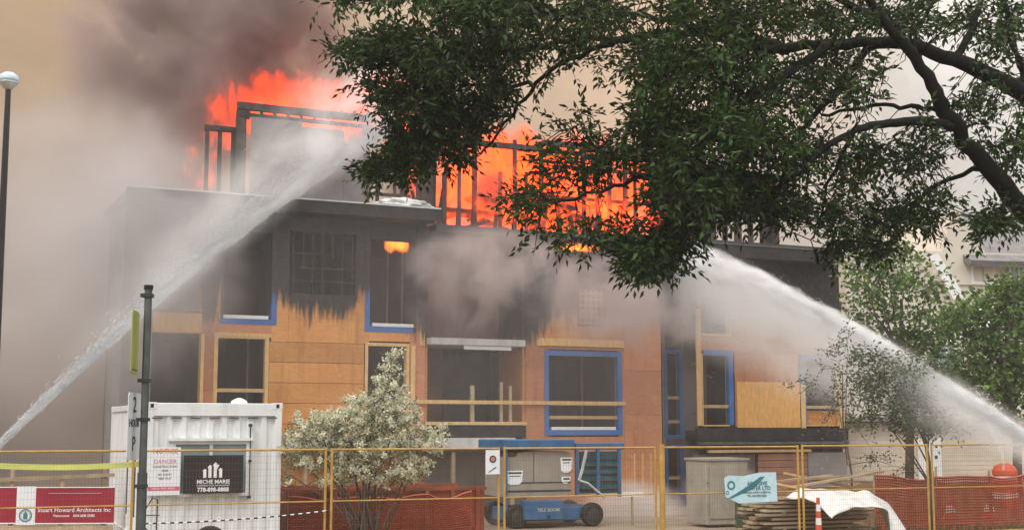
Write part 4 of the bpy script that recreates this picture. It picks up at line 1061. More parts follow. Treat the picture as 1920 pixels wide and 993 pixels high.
# --- the big ash tree overhanging from the right ---
AT = empty('ash_tree', at(2330, 800, 12.5) * 1.0, 0, label='big dark ash tree overhanging the whole upper right from outside the frame', cat='tree'); AT.location.z = 0
T0 = AT.location.copy()
def loc(px, py, Y): return at(px, py, Y) - T0
def limb(name, pts, r0, r1, n=8, kind='limb'):
    P = [loc(*p) for p in pts]
    # resample with a little wander
    Q = []; m_ = 5
    for i in range(len(P) - 1):
        p0 = P[max(i - 1, 0)]; p1 = P[i]; p2 = P[i + 1]; p3 = P[min(i + 2, len(P) - 1)]
        for k in range(m_):
            t = k / m_; a = .5 * ((2 * p1) + (p2 - p0) * t + (2 * p0 - 5 * p1 + 4 * p2 - p3) * t * t + (-p0 + 3 * p1 - 3 * p2 + p3) * t ** 3)
            a = a + Vector((rnd.gauss(0, .012), rnd.gauss(0, .012), rnd.gauss(0, .012))); Q.append(a)
    Q.append(P[-1]); N_ = len(Q)
    R = [r0 + (r1 - r0) * (i / (N_ - 1)) ** .8 for i in range(N_)]
    if r0 > .09: R = [r + .13 * math.exp(-i / 4.5) for i, r in enumerate(R)]
    MB().tube(Q, R, n).build(name, M['bark'], AT, smooth=True)
    return [to_np(q) for q in Q]
MB().tube([(0, 0, -.2), (.0, 0, .4), (.02, .02, 1.2), (-.05, .03, 2.2), (-.13, .0, 2.7), (-.22, .0, 3.0), (-.30, .0, 3.18)], [.48, .36, .31, .29, .26, .17, .05], 14).build('trunk', M['bark'], AT, smooth=True)
nodes = []
LIMBS = [  # traced along the real wood, radii in metres
 ([(2300, 760, 12.5), (2120, 600, 12.3), (1925, 400, 12.0), (1830, 285, 11.8), (1765, 190, 11.6), (1715, 110, 11.5), (1640, 20, 11.4), (1560, -90, 11.3)], .115, .03),
 ([(2300, 720, 12.6), (2130, 380, 12.6), (1925, 180, 12.3), (1790, 115, 12.1), (1690, 80, 12.0), (1560, 82, 11.8), (1440, 92, 11.6), (1330, 62, 11.4), (1230, 35, 11.3), (1120, 30, 11.2)], .10, .02),
 ([(1800, 238, 11.75), (1740, 228, 11.5), (1665, 232, 11.3), (1590, 250, 11.1), (1520, 300, 11.0), (1460, 350, 10.9)], .055, .018),
 ([(1745, 160, 11.6), (1780, 205, 11.6), (1720, 202, 11.9), (1640, 200, 12.2), (1540, 215, 12.4)], .03, .015),
 ([(2310, 700, 12.6), (2420, 420, 13.0), (2470, 200, 13.2), (2440, 40, 13.3)], .095, .03),
 ([(1470, 92, 11.65), (1380, 70, 11.9), (1260, 62, 12.2), (1180, 72, 12.4), (1090, 100, 12.6), (1020, 145, 12.8), (960, 215, 13.0), (900, 290, 13.1)], .055, .012),
 ([(1180, 72, 12.4), (1080, 76, 12.2), (980, 95, 12.0), (880, 105, 11.9), (770, 120, 11.8), (690, 130, 11.7)], .035, .008),
 ([(1150, 30, 11.2), (1040, 15, 11.3), (930, 5, 11.4), (800, -10, 11.5), (680, 0, 11.6)], .028, .008),
 ([(1000, 160, 12.85), (900, 160, 12.6), (820, 170, 12.3), (740, 190, 12.0), (690, 220, 11.9)], .022, .007),
 ([(960, 215, 13.0), (880, 230, 12.8), (790, 250, 12.6), (720, 300, 12.4)], .018, .006),
 ([(1560, 82, 11.8), (1440, 160, 11.3), (1340, 230, 11.0), (1240, 310, 10.8), (1150, 350, 10.7), (1040, 380, 10.6)], .05, .010),
 ([(1340, 230, 11.0), (1280, 330, 10.9), (1240, 430, 10.8), (1225, 500, 10.7)], .03, .008),
 ([(1240, 310, 10.8), (1160, 290, 11.0), (1080, 260, 11.2)], .018, .006),
 ([(1640, 82, 11.9), (1540, 200, 12.3), (1450, 310, 12.5), (1360, 400, 12.6)], .04, .010),
 ([(1600, 245, 11.1), (1560, 330, 11.4), (1540, 400, 11.6), (1520, 450, 11.7)], .02, .007),
 ([(1850, 310, 11.85), (1770, 340, 12.2), (1700, 400, 12.4), (1660, 470, 12.6)], .028, .008),
 ([(1890, 350, 11.9), (1880, 400, 11.6), (1860, 440, 11.4)], .02, .007),
 ([(1790, 115, 12.1), (1830, 40, 12.2), (1850, -60, 12.4)], .045, .02),
 ([(1700, 85, 12.0), (1620, 20, 12.0), (1500, -40, 12.0), (1380, -70, 12.1)], .05, .02),
 ([(1925, 180, 12.3), (1905, 90, 12.2), (1880, -10, 12.1)], .05, .03),
 ([(1440, 92, 11.6), (1330, 0, 11.2), (1200, -40, 11.0), (1050, -50, 11.0)], .03, .012),
]
for pts, r0, r1 in LIMBS: nodes += limb('limb', pts, r0, r1)
NN = np.array(nodes)
# leafy regions: px, py, half width, half height, sprays, depth, depth spread
REG = [
 (650, 5, 45, 14, 14, 11.6, .3), (740, 0, 60, 25, 30, 11.6, .4), (850, 15, 80, 40, 75, 11.6, .5), (960, 20, 80, 40, 70, 11.4, .5),
 (665, 108, 52, 30, 26, 11.7, .3), (735, 105, 70, 48, 85, 11.8, .4), (820, 120, 80, 70, 130, 11.9, .6), (920, 110, 70, 70, 110, 12.1, .6),
 (715, 185, 50, 30, 30, 11.9, .4), (790, 205, 80, 55, 110, 12.2, .5), (870, 220, 70, 60, 95, 12.6, .5), (770, 275, 60, 45, 75, 12.4, .4), (850, 290, 45, 35, 36, 12.7, .4),
 (712, 318, 42, 26, 32, 12.4, .3), (765, 325, 40, 22, 26, 12.5, .3), (930, 190, 50, 50, 38, 12.9, .5), (985, 80, 60, 60, 70, 12.0, .6), (1010, 150, 40, 45, 20, 12.7, .4),
 (1060, 60, 70, 60, 90, 11.8, .6), (1140, 30, 80, 50, 90, 11.4, .6), (1100, 120, 60, 40, 20, 12.5, .4), (1150, 110, 60, 50, 35, 12.4, .4),
 (1005, 375, 50, 40, 38, 10.7, .3), (1040, 300, 45, 45, 24, 11.0, .3), (1085, 240, 45, 32, 30, 11.2, .3), (1100, 325, 55, 55, 34, 10.9, .4), (1060, 442, 90, 20, 24, 10.7, .3),
 (1150, 430, 60, 25, 20, 10.8, .3), (1165, 290, 55, 60, 36, 11.0, .4), (1225, 492, 60, 34, 70, 10.8, .3), (1270, 440, 60, 36, 46, 10.9, .4), (1210, 470, 50, 20, 34, 10.8, .3),
 (1250, 120, 80, 80, 140, 11.5, .8), (1240, 230, 70, 80, 120, 11.2, .6), (1280, 340, 80, 80, 170, 11.0, .6), (1370, 130, 90, 80, 150, 11.6, .8), (1370, 250, 90, 80, 180, 11.4, .8), (1370, 370, 80, 70, 150, 11.9, .7),
 (1330, 30, 110, 50, 110, 11.4, .6), (1480, 30, 100, 50, 100, 11.8, .7), (1480, 170, 90, 70, 110, 12.0, .8), (1480, 290, 80, 70, 120, 11.8, .8), (1470, 390, 70, 50, 90, 11.9, .6),
 (1600, 150, 80, 70, 90, 11.9, .7), (1600, 300, 70, 70, 75, 11.8, .7), (1570, 400, 60, 50, 55, 11.8, .5), (1600, 40, 90, 40, 75, 11.8, .6), (1720, 40, 90, 50, 90, 12.0, .6),
 (1700, 300, 70, 70, 60, 12.2, .6), (1680, 410, 80, 45, 75, 12.3, .5), (1750, 400, 60, 50, 45, 12.2, .5), (1850, 60, 80, 70, 90, 12.2, .6), (1840, 190, 80, 60, 50, 12.2, .6), (1890, 300, 45, 60, 40, 12.0, .5),
 (1870, 420, 60, 35, 55, 11.6, .4), (1770, 250, 60, 60, 32, 12.0, .5), (1640, 470, 70, 35, 45, 12.5, .4), (1560, 470, 45, 30, 25, 11.8, .4),
 (1980, 150, 120, 250, 120, 12.3, 1.5), (1300, -120, 500, 90, 300, 11.6, 1.2), (2200, 60, 220, 260, 420, 12.8, 1.6), (2450, 120, 220, 240, 400, 13.0, 1.6),
]
rs = np.random.RandomState(5)
cen = []; od = []
for (px, py, hx, hy, n_, Y, dY) in REG:
    n_ = int(n_ * (.72 if px < 970 else (.5 if (py > 260 or py < 40) else .28) if px < 1190 else .60 if px < 1450 else .46))
    if 500 < px < 1930 and py > -50: hx, hy, py = max(10, hx * .86 - 8), max(8, hy * .82 - 8), py - 10
    for _ in range(n_):
        r_ = rs.uniform(0, 1) ** .5; t_ = rs.uniform(0, 2 * math.pi)
        x = px + hx * r_ * math.cos(t_); y = py + hy * r_ * math.sin(t_)
        c = to_np(loc(x, y, Y + rs.normal() * dY)); cen.append(c)
        j = np.argmin(((NN - c) ** 2).sum(1)); v = c - NN[j]
        od.append(unit(v + 1e-4) + np.array([-.35, -.1, 0]))
P_, D_, L_, W_, tw = foliage(cen, od, .30, 5, .078, .030, .30, rs, 5)
leaf_mesh('foliage', P_, D_, L_, W_, M['leaf_ash'], AT, seed=3)
# twigs join each spray to the nearest wood
for i, (a, m_, b) in enumerate(list(tw)):
    if i % 2 == 0:
        j = np.argmin(((NN - a) ** 2).sum(1)); d_ = np.linalg.norm(NN[j] - a)
        if d_ < 1.5: tw.append((NN[j], (NN[j] * .5 + a * .5) + np.array([0, 0, .06 * d_]) + rs.normal(size=3) * .05, a))
twig_mesh('twigs', tw, .0045, M['bark'], AT)
# --- maple trees behind on the right ---
def tree(name, base_px, Y, reg, trunk_top, lab, leafm, barkm, leaflen, leafw, spray, r_tr, group=None, per=4, ncomp=3, seed=2, droop=.1, mult=1.0):
    rs = np.random.RandomState(seed)
    b = at(base_px, 800, Y); b.z = 0
    t = empty(name, b, 0, label=lab, cat='tree', group=group)
    top = at(*trunk_top, Y) - b
    MB().tube([(0, 0, -.1), Vector((0, 0, 0)).lerp(top, .35) + Vector((.08, 0, 0)), Vector((0, 0, 0)).lerp(top, .7) - Vector((.05, 0, 0)), top], [r_tr, r_tr * .8, r_tr * .6, r_tr * .3], 8).build('trunk', barkm, t, smooth=True)
    cen, od = [], []
    for (px, py, hx, hy, n_, dY) in reg:
        c0 = at(px, py, Y + dY) - b
        f = rs.uniform(.35, .8); s0 = Vector((0, 0, 0)).lerp(top, f)
        mid = s0.lerp(c0, .5) + Vector((0, 0, .15))
        MB().tube([s0, mid, c0], [r_tr * .35, r_tr * .2, r_tr * .08], 5).build('branch', barkm, t, smooth=True)
        for _ in range(int(n_ * mult)):
            r_ = rs.uniform(0, 1) ** .5; t_ = rs.uniform(0, 2 * math.pi)
            c = to_np(at(px + hx * r_ * math.cos(t_), py + hy * r_ * math.sin(t_), Y + dY + rs.normal() * hx / 2500 * Y * .5) - b); cen.append(c); od.append(unit(c - to_np(c0) + 1e-3))
    P_, D_, L_, W_, tw = foliage(cen, od, spray, per, leaflen, leafw, droop, rs, ncomp)
    leaf_mesh('crown', P_, D_, L_, W_, leafm, t, seed=seed)
    twig_mesh('twigs', tw, .006, barkm, t)
    return t
tree('maple_tree', 1700, 36, [(1690, 560, 70, 40, 60, 0), (1640, 520, 60, 35, 55, -.5), (1620, 570, 40, 30, 28, .4), (1720, 610, 60, 35, 60, 0), (1650, 600, 45, 25, 30, .5), (1660, 480, 60, 35, 60, 0), (1740, 530, 40, 30, 30, .6), (1610, 490, 30, 30, 25, 0), (1770, 640, 50, 35, 50, -.3), (1800, 690, 55, 35, 60, 0), (1720, 650, 40, 25, 30, 0)], (1690, 560), 'green maple above the right water jet beside the burning roof', M['leaf_maple'], M['bark_grey'], .15, .11, .5, .14, 'maples behind the right water jet', seed=21, mult=.62)
tree('maple_tree', 1900, 34, [(1880, 570, 50, 22, 55, 0), (1830, 590, 50, 22, 50, .3), (1900, 540, 35, 22, 40, 0), (1915, 560, 40, 35, 45, .3), (1850, 670, 60, 30, 70, 0), (1830, 720, 60, 30, 60, .2), (1900, 730, 50, 35, 70, 0), (1880, 640, 50, 20, 30, 0), (1950, 650, 60, 60, 70, .5), (1870, 620, 60, 18, 30, .2), (1800, 600, 40, 18, 25, 0)], (1890, 590), 'brighter green maple cut by the right photo edge above the jet', M['leaf_maple'], M['bark_grey'], .15, .11, .5, .14, 'maples behind the right water jet', seed=22, mult=.8)
tree('small_tree', 1738, 28.5, [(1690, 730, 80, 45, 75, 0), (1640, 700, 50, 40, 38, .2), (1720, 770, 70, 35, 70, 0), (1660, 790, 60, 25, 30, .3), (1750, 720, 50, 45, 45, 0), (1610, 740, 40, 35, 20, .2), (1700, 680, 60, 30, 34, 0), (1760, 800, 50, 20, 26, 0), (1625, 660, 40, 25, 14, 0)], (1735, 740), 'small grey green tree veiled by water mist below the right jet', M['leaf_grey'], M['bark_grey'], .085, .05, .34, .06, seed=23, mult=1.25)
tree('sapling', 1590, 29.5, [(1500, 725, 22, 20, 9, 0), (1560, 700, 18, 60, 14, .2), (1590, 640, 26, 50, 14, 0), (1572, 770, 24, 30, 12, 0), (1645, 858, 26, 8, 8, 0), (1700, 880, 22, 8, 6, 0)], (1580, 700), 'thin sapling with sparse leaves at the right corner of the burning building', M['leaf_grey'], M['bark_grey'], .07, .04, .3, .03, seed=24)
# --- blossoming shrub ---
SH = empty('blossoming_shrub', (lambda p: (p.x, p.y, 0))(at(690, 800, 25.2)), 0, label='bushy white blossoming shrub between the container and the blue machine', cat='shrub')
sh0 = SH.location.copy(); rs = np.random.RandomState(9)
SR = [(735, 672, 10, 18, 11), (728, 705, 22, 18, 18), (722, 740, 36, 24, 34), (700, 765, 48, 26, 48), (748, 775, 30, 30, 36), (690, 800, 60, 30, 66), (745, 815, 48, 30, 60), (640, 815, 50, 32, 54), (600, 800, 44, 26, 44), (570, 810, 30, 28, 30), (552, 850, 22, 30, 26), (600, 850, 50, 30, 50), (665, 855, 55, 34, 66), (730, 865, 60, 34, 66), (790, 835, 36, 34, 36), (815, 815, 20, 20, 18), (700, 895, 66, 20, 44), (620, 890, 46, 20, 20), (775, 880, 30, 28, 24), (545, 890, 14, 22, 8), (640, 778, 30, 14, 12)]
cen, od = [], []
for (px, py, hx, hy, n_) in SR:
    c0 = at(px, py, 25.2) - sh0
    st = Vector((rs.uniform(-.25, .25), rs.uniform(-.2, .2), 0)); mid = st.lerp(c0, .5) + Vector((rs.uniform(-.1, .1), 0, .15))
    MB().tube([st, mid, c0], [.03, .02, .008], 5).build('stem', M['bark_grey'], SH, smooth=True)
    hx *= 1.12
    for _ in range(int(n_ * 1.2)):
        r_ = rs.uniform(0, 1) ** .5; t_ = rs.uniform(0, 2 * math.pi)
        c = to_np(at(px + hx * r_ * math.cos(t_), py + hy * r_ * math.sin(t_), 25.2 + rs.normal() * .3) - sh0); cen.append(c); od.append(unit(c - to_np(c0) + 1e-3) + np.array([0, 0, .2]))
P_, D_, L_, W_, tw = foliage(cen, od, .17, 3, .045, .028, .15, rs, 3)
leaf_mesh('foliage', P_, D_, L_, W_, M['leaf_shrub'], SH, seed=31); twig_mesh('twigs', tw, .004, M['bark_grey'], SH)
bp, bd = [], []
for c, o_ in zip(cen, od):
    if rs.uniform() < .66:
        d = unit(o_ + rs.normal(size=3) * .4); base = c + np.array([0, -.07, .03])
        for k in range(30):
            q = base + d * rs.uniform(-.10, .12) + rs.normal(size=3) * .022; bp.append(q); bd.append(unit(rs.normal(size=3) + np.array([0, -.5, .4])))
bp, bd = np.array(bp), np.array(bd)
leaf_mesh('blossom', bp, bd, rs.uniform(.045, .07, len(bp)), rs.uniform(.03, .05, len(bp)), M['blossom'], SH, seed=32)
# --- grass along the verge ---
rs = np.random.RandomState(12); gp = []; gd = []
for _ in range(9000):
    u = rs.uniform(4, 26); v = rs.uniform(-.9, 3.2); q = FO + fu * u + fv * v
    gp.append((q.x, q.y, .03)); gd.append(unit(np.array([rs.normal() * .35, rs.normal() * .35, 1])))
leaf_mesh('grass', np.array(gp), np.array(gd), rs.uniform(.08, .2, len(gp)), rs.uniform(.01, .02, len(gp)), M['grass'], None, seed=33)
# ================================================================== fire, smoke, water (volumes)
def bw(u, v, z): return BO + bu * u + bv * v + Vector((0, 0, z))
def bpx(px, py, v):
    a, z = fac(px, py, v); return bw(a, v, z)
def flame_mat(name, strength, col, nscale, thr, rise, absd=2.2, seed=0.0, step=.35, stretch=(1, 1, .45)):
    m = bpy.data.materials.new(name); m.use_nodes = True; t = NT(m.node_tree); m.node_tree.nodes.clear()
    p = t.obj(); x, y, z = t.sep(p)
    w = t.vmath('ADD', t.scale(t.pos(), stretch), (seed, seed * .7, -seed))
    n = t.noise(w, nscale, 4, .62, 1.1)
    n2 = t.noise(w, nscale * 3.1, 3, .6, .5)
    n3 = t.noise(t.vmath('ADD', w, (4, 9, 2)), nscale * 2.2, 5, .68, 1.6)
    r = t.vmath('LENGTH', p)
    rim = t.maprange(t.math('ADD', r, t.math('MULTIPLY', t.math('SUBTRACT', n2, .5), -1.3)), .45, .98, 1, 0, smooth=True)
    up = t.math('MULTIPLY', t.maprange(z, -1, 1), rise)
    tt = t.math('SUBTRACT', t.math('ADD', t.math('MULTIPLY', n, .7), t.math('MULTIPLY', n2, .3)), up)
    d = t.math('MULTIPLY', t.maprange(tt, thr[0], thr[1], smooth=True), rim)
    d = t.math('MULTIPLY', d, t.maprange(r, .9, 1, 1, 0))
    e = t.new('ShaderNodeEmission'); e.inputs[0].default_value = (*col, 1); t.link(t.math('MULTIPLY', t.math('MULTIPLY', t.math('POWER', d, 1.6), t.maprange(n3, .35, .7, .25, 4.2)), strength), e.inputs[1])
    a = t.new('ShaderNodeVolumeAbsorption'); a.inputs[0].default_value = (.1, .06, .05, 1); t.link(t.math('MULTIPLY', d, absd), a.inputs[1])
    ad = t.new('ShaderNodeAddShader'); t.link(e.outputs[0], ad.inputs[0]); t.link(a.outputs[0], ad.inputs[1])
    o = t.new('ShaderNodeOutputMaterial'); t.link(ad.outputs[0], o.inputs[1])
    m.cycles.volume_step_rate = step
    return m
FM1 = flame_mat('flame', 5.6, (1.0, .062, .005), .7, (.34, .56), .16, seed=3)
FM4 = flame_mat('flame_low', 6.5, (1.0, .07, .012), .8, (.40, .60), .18, seed=13, absd=.8)
FM2 = flame_mat('flame_big', 5.6, (1.0, .068, .006), .6, (.33, .55), .06, seed=9)
FM3 = flame_mat('flame_small', 7.0, (1.0, .20, .02), 1.6, (.25, .45), .0, seed=5)
def fl(name, mt, px, py, v, w_, h_, dpt, lab, ry=0.0):
    o = ico(name, mt, bpx(px, py, v), (w_ / 69 * (1 if v < 2 else 1.1), dpt, h_ / 69 * 1.1), rz=BYAW, ry=ry)
    return tag(o, lab, None, None, 'stuff')
fl('flames', FM1, 565, 200, TV + 1.3, 190, 78, 1.2, 'orange flames leaping above the charred gable frame')
fl('flames', FM4, 420, 225, TV + 1.2, 60, 60, .9, 'flames at the left corner of the top storey')
fl('flames', FM4, 385, 310, TV + 1.0, 44, 80, .7, 'red flames low at the left end of the top storey')
fl('flames', FM1, 720, 200, TV + 2.2, 130, 90, 1.0, 'flames behind the left tip of the ash tree')
fl('flames', FM2, 940, 350, TV + 1.6, 230, 150, 1.3, 'large sheet of orange flame filling the stud frames')
fl('flames', FM2, 1120, 360, TV + 1.6, 210, 140, 1.3, 'orange flames among the studs behind the ash tree')
fl('flames', FM2, 800, 340, TV + 1.0, 60, 90, .7, 'flames between the studs at the roof step')
fl('flames', FM1, 1185, 425, TV - 1.2, 48, 42, .5, 'small bright flames at the roof edge')
fl('flames', FM3, 1080, 464, -.5, 60, 9, .25, 'thin line of flame along the centre roof edge')
fl('flames', FM4, 980, 350, TV - .7, 170, 90, .5, 'ragged flames wrapping the front of the stud frames')
fl('flames', FM4, 1180, 370, TV - .6, 120, 80, .5, 'ragged flames wrapping the right studs')
# burning soffit inside the upper right window of the left block
fl('flames', FM3, 745, 456, .55, 30, 22, .32, 'flame licking under the window head')
# ---- smoke
def sm(name, px, py, v, rx, ry_, rz_, lab, density, color, ns, thr, seed, step=.5, rot=0.0, **kw):
    m = puff_mat(name + '_volume', density, color, ns, thr, seed=seed, step=step, **kw)
    o = ico(name, m, bpx(px, py, v), (rx, ry_, rz_), rz=BYAW, ry=rot)
    return tag(o, lab, None, None, 'stuff')
sm('smoke_plume', 385, 50, 7.0, 5.2, 3.0, 5.0, 'dark brown smoke column rising from the burning roof', 2.2, (.40, .32, .31), .42, (.39, .53), 1, rot=.25, absorb=(.30, .25, .25))
sm('smoke_plume', 545, 20, 6.0, 2.5, 2.2, 3.6, 'darkest brown part of the smoke column above the flames', 2.2, (.30, .22, .20), .6, (.42, .54), 2, rot=.15, absorb=(.25, .18, .16))
sm('smoke_plume', 330, 240, 6.0, 4.2, 2.6, 3.2, 'mauve grey smoke rolling left of the burning roof', .7, (.50, .40, .37), .4, (.36, .60), 5)
sm('smoke_plume', 150, 500, 3.5, 4.6, 2.5, 5.5, 'pale grey smoke drifting down the left end of the building', .8, (.66, .61, .59), .35, (.30, .60), 4)
sm('smoke_plume', 270, 480, -1.5, 3.0, 1.2, 3.2, 'thin pale smoke veiling the left corner', .6, (.78, .75, .75), .5, (.34, .60), 8)
sm('facade_smoke', 930, 500, -1.3, 2.9, 1.0, 1.3, 'grey smoke rolling over the balcony bay', 1.2, (.80, .71, .69), .75, (.36, .60), 11)
sm('facade_smoke', 1130, 560, -1.4, 2.8, 1.0, 1.5, 'grey smoke rolling over the centre of the facade', 1.5, (.80, .71, .69), .75, (.34, .58), 12)
sm('facade_smoke', 1240, 610, -1.4, 1.6, .9, 1.2, 'smoke wisp before the narrow bay', .8, (.84, .77, .76), .9, (.34, .58), 13)
sm('facade_smoke', 640, 480, -.8, 2.6, .6, 1.2, 'thin dark smoke before the burnt openings', .7, (.12, .10, .10), .8, (.40, .62), 14)
sm('ground_dust', 1190, 960, -3.0, 1.8, 1.2, 1.0, 'pale dust hanging low between the machine and the dusty cabinet', 1.7, (.93, .88, .84), .8, (.30, .55), 15)
sm('smoke_bank', -120, 760, 14, 16, 5, 5.5, 'pale smoke bank hiding the ground far left of the fire', .5, (.60, .56, .54), .2, (.15, .5), 51, step=.6)
sm('smoke_veil', 900, 640, -1.6, 15, 2.6, 4.6, 'thin even veil of smoke hanging before the whole facade', .034, (.95, .93, .92), .18, (.22, .62), 41, step=.6)
sm('smoke_veil', 170, 480, -1.0, 4.2, 2.2, 4.6, 'denser grey veil at the left end of the facade', .26, (.82, .79, .79), .22, (.25, .60), 42, step=.6)
sm('smoke_wisp', 935, 375, TV - 1.0, 1.0, .5, 1.0, 'dark smoke curling in front of the big flames', 2.6, (.22, .17, .17), 1.1, (.36, .56), 61)
sm('smoke_wisp', 760, 350, TV - 1.2, .9, .5, .8, 'dark smoke at the roof step', 1.6, (.25, .2, .2), 1.1, (.36, .56), 62)
sm('smoke_wisp', 610, 110, TV + 1.0, 1.6, .7, 1.0, 'brown smoke torn off the left flames', 1.5, (.36, .26, .22), .9, (.42, .58), 63)
sm('ground_dust', 1040, 975, -4.6, 2.0, .8, .8, 'thin dust before the blue machine', .9, (.74, .68, .64), .8, (.30, .58), 17)
sm('facade_smoke', 860, 540, -.9, 2.0, .8, 1.7, 'streaky grey smoke over the balcony bay', .8, (.80, .70, .68), .9, (.38, .62), 18, stretch=(1, 1, .5))
# ---- water jets: streaky spray round a sagging line, crisp on top and misting away below
def jet(name, A_, B_, sag, R0, R1, dens, lab, mist=0.0, seed=0.0, misth=3.0, up=0.0, color=(.99, .99, .99), brk=.35):
    L = (B_ - A_).length; ex = (B_ - A_).normalized(); ey = Vector((0, 0, 1)).cross(ex).normalized(); ez = ex.cross(ey)
    mw = Matrix((ex, ey, ez)).transposed().to_4x4(); mw.translation = A_
    mb = MB()
    N_ = 24
    for i in range(N_ + 1):
        t_ = i / N_; c = 4 * sag * t_ * (1 - t_); R = (R0 + (R1 - R0) * t_) * 1.05
        lo = c - R - mist * misth * (.15 + .85 * min(1, t_ * 1.6)) if mist else c - R; hi = c + R + up * t_
        dp = R * 1.0 + (mist * .45 if mist else 0) + (.9 if up else 0)
        for k in range(8):
            a = 2 * math.pi * k / 8; zz = (hi + lo) / 2 + (hi - lo) / 2 * max(-1, min(1, 1.35 * math.sin(a)))
            mb.v.append((t_ * L, dp * max(-1, min(1, 1.35 * math.cos(a))), zz))
    for i in range(N_):
        for k in range(8): mb.f.append((i * 8 + k, i * 8 + (k + 1) % 8, (i + 1) * 8 + (k + 1) % 8, (i + 1) * 8 + k))
    mb.f.append(tuple(range(8))[::-1]); mb.f.append(tuple(N_ * 8 + k for k in range(8)))
    m = bpy.data.materials.new(name + '_volume'); m.use_nodes = True; t = NT(m.node_tree); m.node_tree.nodes.clear()
    x, y, z = t.sep(t.obj())
    tt = t.math('DIVIDE', x, L, clamp=True)
    c = t.math('MULTIPLY', t.math('MULTIPLY', tt, t.math('SUBTRACT', 1.0, tt)), 4 * sag)
    R = t.math('MULTIPLY_ADD', tt, R1 - R0, R0)
    dz = t.math('SUBTRACT', z, c)
    st = t.scale(t.obj(), (.35, 1.6, 1.6)); n = t.noise(st, 2.2 + seed * .01, 5, .65, .4); n2 = t.noise(t.scale(t.obj(), (.5, 1, 1)), 1.1, 3, .6, .6)
    q = t.math('DIVIDE', t.math('SQRT', t.math('ADD', t.math('MULTIPLY', dz, dz), t.math('MULTIPLY', y, y))), R)
    q = t.math('ADD', q, t.math('MULTIPLY', t.math('SUBTRACT', n, .5), t.math('MULTIPLY_ADD', tt, -1.2, -.5)))
    core = t.maprange(q, .15, .9, 1, 0, smooth=True)
    core = t.math('MULTIPLY', core, t.maprange(n, .5 - brk, .5 + brk * .6, .35, 1.25))
    thin = t.math('POWER', t.math('DIVIDE', R0 + .0, R), .6)     # spray thins as it widens
    d = t.math('MULTIPLY', t.math('MULTIPLY', core, dens), thin)
    if mist:
        dn = t.math('MULTIPLY', dz, -1.0)
        mh = t.math('MULTIPLY', t.maprange(tt, 0, .6, .15, 1), misth)
        fall = t.math('MULTIPLY', t.maprange(t.math('DIVIDE', dn, mh), 0, .95, 1, 0, smooth=True), t.maprange(dn, -.12, .05))
        sidef = t.maprange(t.math('ABSOLUTE', y), .05, mist * .42, 1, 0, smooth=True)
        mm = t.math('MULTIPLY', t.math('MULTIPLY', fall, sidef), t.maprange(n2, .32, .62, .25, 1.1))
        d = t.math('ADD', d, t.math('MULTIPLY', mm, mist))
    if up:
        ab = t.math('MULTIPLY', t.maprange(t.math('DIVIDE', dz, t.math('MULTIPLY_ADD', tt, up, .01)), .0, .95, 1, 0, smooth=True), t.maprange(dz, -.2, .1))
        ab = t.math('MULTIPLY', t.math('MULTIPLY', ab, t.maprange(n2, .34, .62)), t.maprange(tt, .15, .7, 0, 1.7))
        ab = t.math('MULTIPLY', ab, t.maprange(t.math('ABSOLUTE', y), .0, 1.0, 1, 0))
        d = t.math('ADD', d, ab)
    v = t.new('ShaderNodeVolumePrincipled'); v.inputs['Color'].default_value = (*color, 1); t.link(d, v.inputs['Density']); v.inputs['Anisotropy'].default_value = .1
    o_ = t.new('ShaderNodeOutputMaterial'); t.link(v.outputs[0], o_.inputs[1]); m.cycles.volume_step_rate = .12
    o = mb.build(name, m); o.matrix_world = mw; return tag(o, lab, None, None, 'stuff')
JA = at(-40, 872, 25.0); JB = bpx(742, 236, 1.0)
jet('water_jet', JA, JB, .42, .10, .25, 22.0, 'white water jet arching from the lower left onto the burning roof', seed=1, up=3.4)
JC = at(1975, 852, 25.0); JD = bpx(1285, 474, -.7)
jet('water_jet', JC, JD, .30, .14, .50, 14.0, 'white water jet arching from the right edge onto the facade', mist=2.0, seed=2, misth=2.9)
tag(ico('spray', puff_mat('spray_volume', 1.0, (.99, .98, .98), .9, (.32, .6), seed=31, step=.4), bpx(1370, 545, -1.1), (1.5, .8, 1.1), rz=BYAW), 'bright spray where the right jet strikes the facade', None, None, 'stuff')
LJA = at(1882, 880, 29.6); LJB = at(1848, 792, 29.6)
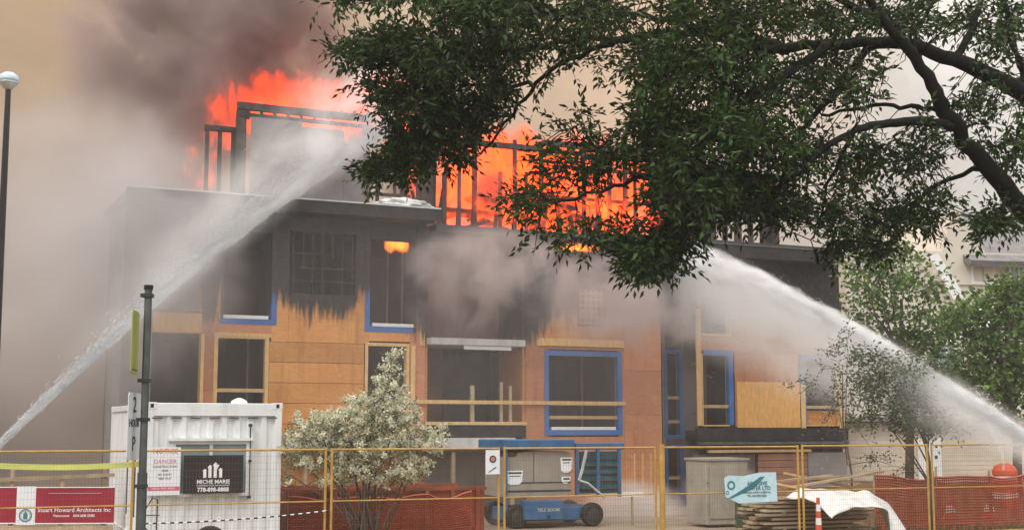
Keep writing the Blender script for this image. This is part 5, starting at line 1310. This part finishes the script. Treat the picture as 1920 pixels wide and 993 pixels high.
def droplets(name, A_, B_, sag, R0, R1, n_, lab, below=0.0, above=0.0, seed=1, smin=.012, smax=.03):
    rs = np.random.RandomState(seed); L = (B_ - A_).length; ex = (B_ - A_).normalized(); ey = Vector((0, 0, 1)).cross(ex).normalized(); ez = ex.cross(ey)
    t_ = rs.uniform(0, 1, n_) ** .85
    ph = np.floor(t_ * 70) ; gust = rs.uniform(-.35, .35, 72)[ph.astype(int)]     # the stream breaks into ropes
    rr = np.abs(rs.normal(size=n_)) * .45 * (R0 + (R1 - R0) * t_); an = rs.uniform(0, 2 * np.pi, n_)
    dx = t_ * L + rs.normal(size=n_) * .05; dy = rr * np.cos(an); dz = 4 * sag * t_ * (1 - t_) + rr * np.sin(an) + gust * .35 * (R0 + (R1 - R0) * t_)
    if below: k = rs.uniform(size=n_) < .45; dz = np.where(k, dz - np.abs(rs.exponential(below * .35, n_)) * np.minimum(1, t_ * 2 + .1), dz)
    if above: k = rs.uniform(size=n_) < .14; dz = np.where(k, dz + np.abs(rs.exponential(above * .3, n_)) * t_, dz)
    ln = rs.uniform(6, 22, n_) ; sz = rs.uniform(smin, smax, n_)
    sl = 4 * sag * (1 - 2 * t_) / L
    X = np.array(ex); Y_ = np.array(ey); Zv = np.array(ez); C0 = np.array(A_)[None] + dx[:, None] * X + dy[:, None] * Y_ + dz[:, None] * Zv
    F_ = unit(X[None] + sl[:, None] * Zv[None] + rs.normal(size=(n_, 3)) * .08)
    S1 = unit(np.cross(F_, rs.normal(size=(n_, 3)))); S2 = np.cross(F_, S1)
    V = np.empty((n_, 6, 3)); hs = sz[:, None]; V[:, 0] = C0 - F_ * hs * ln[:, None]; V[:, 1] = C0 + F_ * hs * ln[:, None]
    V[:, 2] = C0 + S1 * hs; V[:, 3] = C0 + S2 * hs; V[:, 4] = C0 - S1 * hs; V[:, 5] = C0 - S2 * hs
    F0 = np.array([[0, 2, 3], [0, 3, 4], [0, 4, 5], [0, 5, 2], [1, 3, 2], [1, 4, 3], [1, 5, 4], [1, 2, 5]])
    T_ = (np.arange(n_)[:, None, None] * 6 + F0[None]).ravel(); V = V.reshape(-1, 3)
    me = bpy.data.meshes.new(name); me.vertices.add(len(V)); me.vertices.foreach_set('co', V.ravel().astype(np.float32))
    me.loops.add(len(T_)); me.loops.foreach_set('vertex_index', T_.astype(np.int32)); nf = len(T_) // 3
    me.polygons.add(nf); me.polygons.foreach_set('loop_start', (np.arange(nf) * 3).astype(np.int32)); me.polygons.foreach_set('loop_total', np.full(nf, 3, np.int32))
    me.update(calc_edges=True); me.materials.append(M['spray'])
    for p in me.polygons: p.use_smooth = True
    o = bpy.data.objects.new(name, me); COL.objects.link(o); return tag(o, lab, None, None, 'stuff')
M['spray'] = leafmat('water_spray', (.80, .82, .84), (.80, .82, .84), .5, (.90, .91, .92), lo=.92, hi=1.0, alt=(.90, .91, .92))
droplets('water_drops', JA, JB, .42, .06, .16, 110000, 'flying water drops of the left jet', above=.9, seed=4, smin=.002, smax=.0055)
droplets('water_drops', JC, JD, .30, .11, .36, 50000, 'flying water drops of the right jet', below=1.2, seed=5, smin=.002, smax=.0055)
sm('ground_dust', 1360, 930, -3.4, 1.6, 1.0, .9, 'pale dust before the dusty cabinet', 1.3, (.90, .87, .84), .8, (.30, .55), 16)
jet('leak_jet', LJA, LJB, .10, .05, .13, 10.0, 'short white leak of water spraying up above the orange barrel', seed=3)
# ---- thin even haze over the whole place
hz = MB().box(-45, 60, -3, 110, -1, 24).build('haze', (lambda m: m)(bpy.data.materials.new('haze_air')))
hm = hz.data.materials[0]; hm.use_nodes = True; ht = NT(hm.node_tree); hm.node_tree.nodes.clear()
hv_ = ht.new('ShaderNodeVolumePrincipled'); hv_.inputs['Color'].default_value = (.88, .87, .87, 1); hv_.inputs['Density'].default_value = .0012; hv_.inputs['Anisotropy'].default_value = .1
ho = ht.new('ShaderNodeOutputMaterial'); ht.link(hv_.outputs[0], ho.inputs[1]); tag(hz, None, None, None, 'stuff')
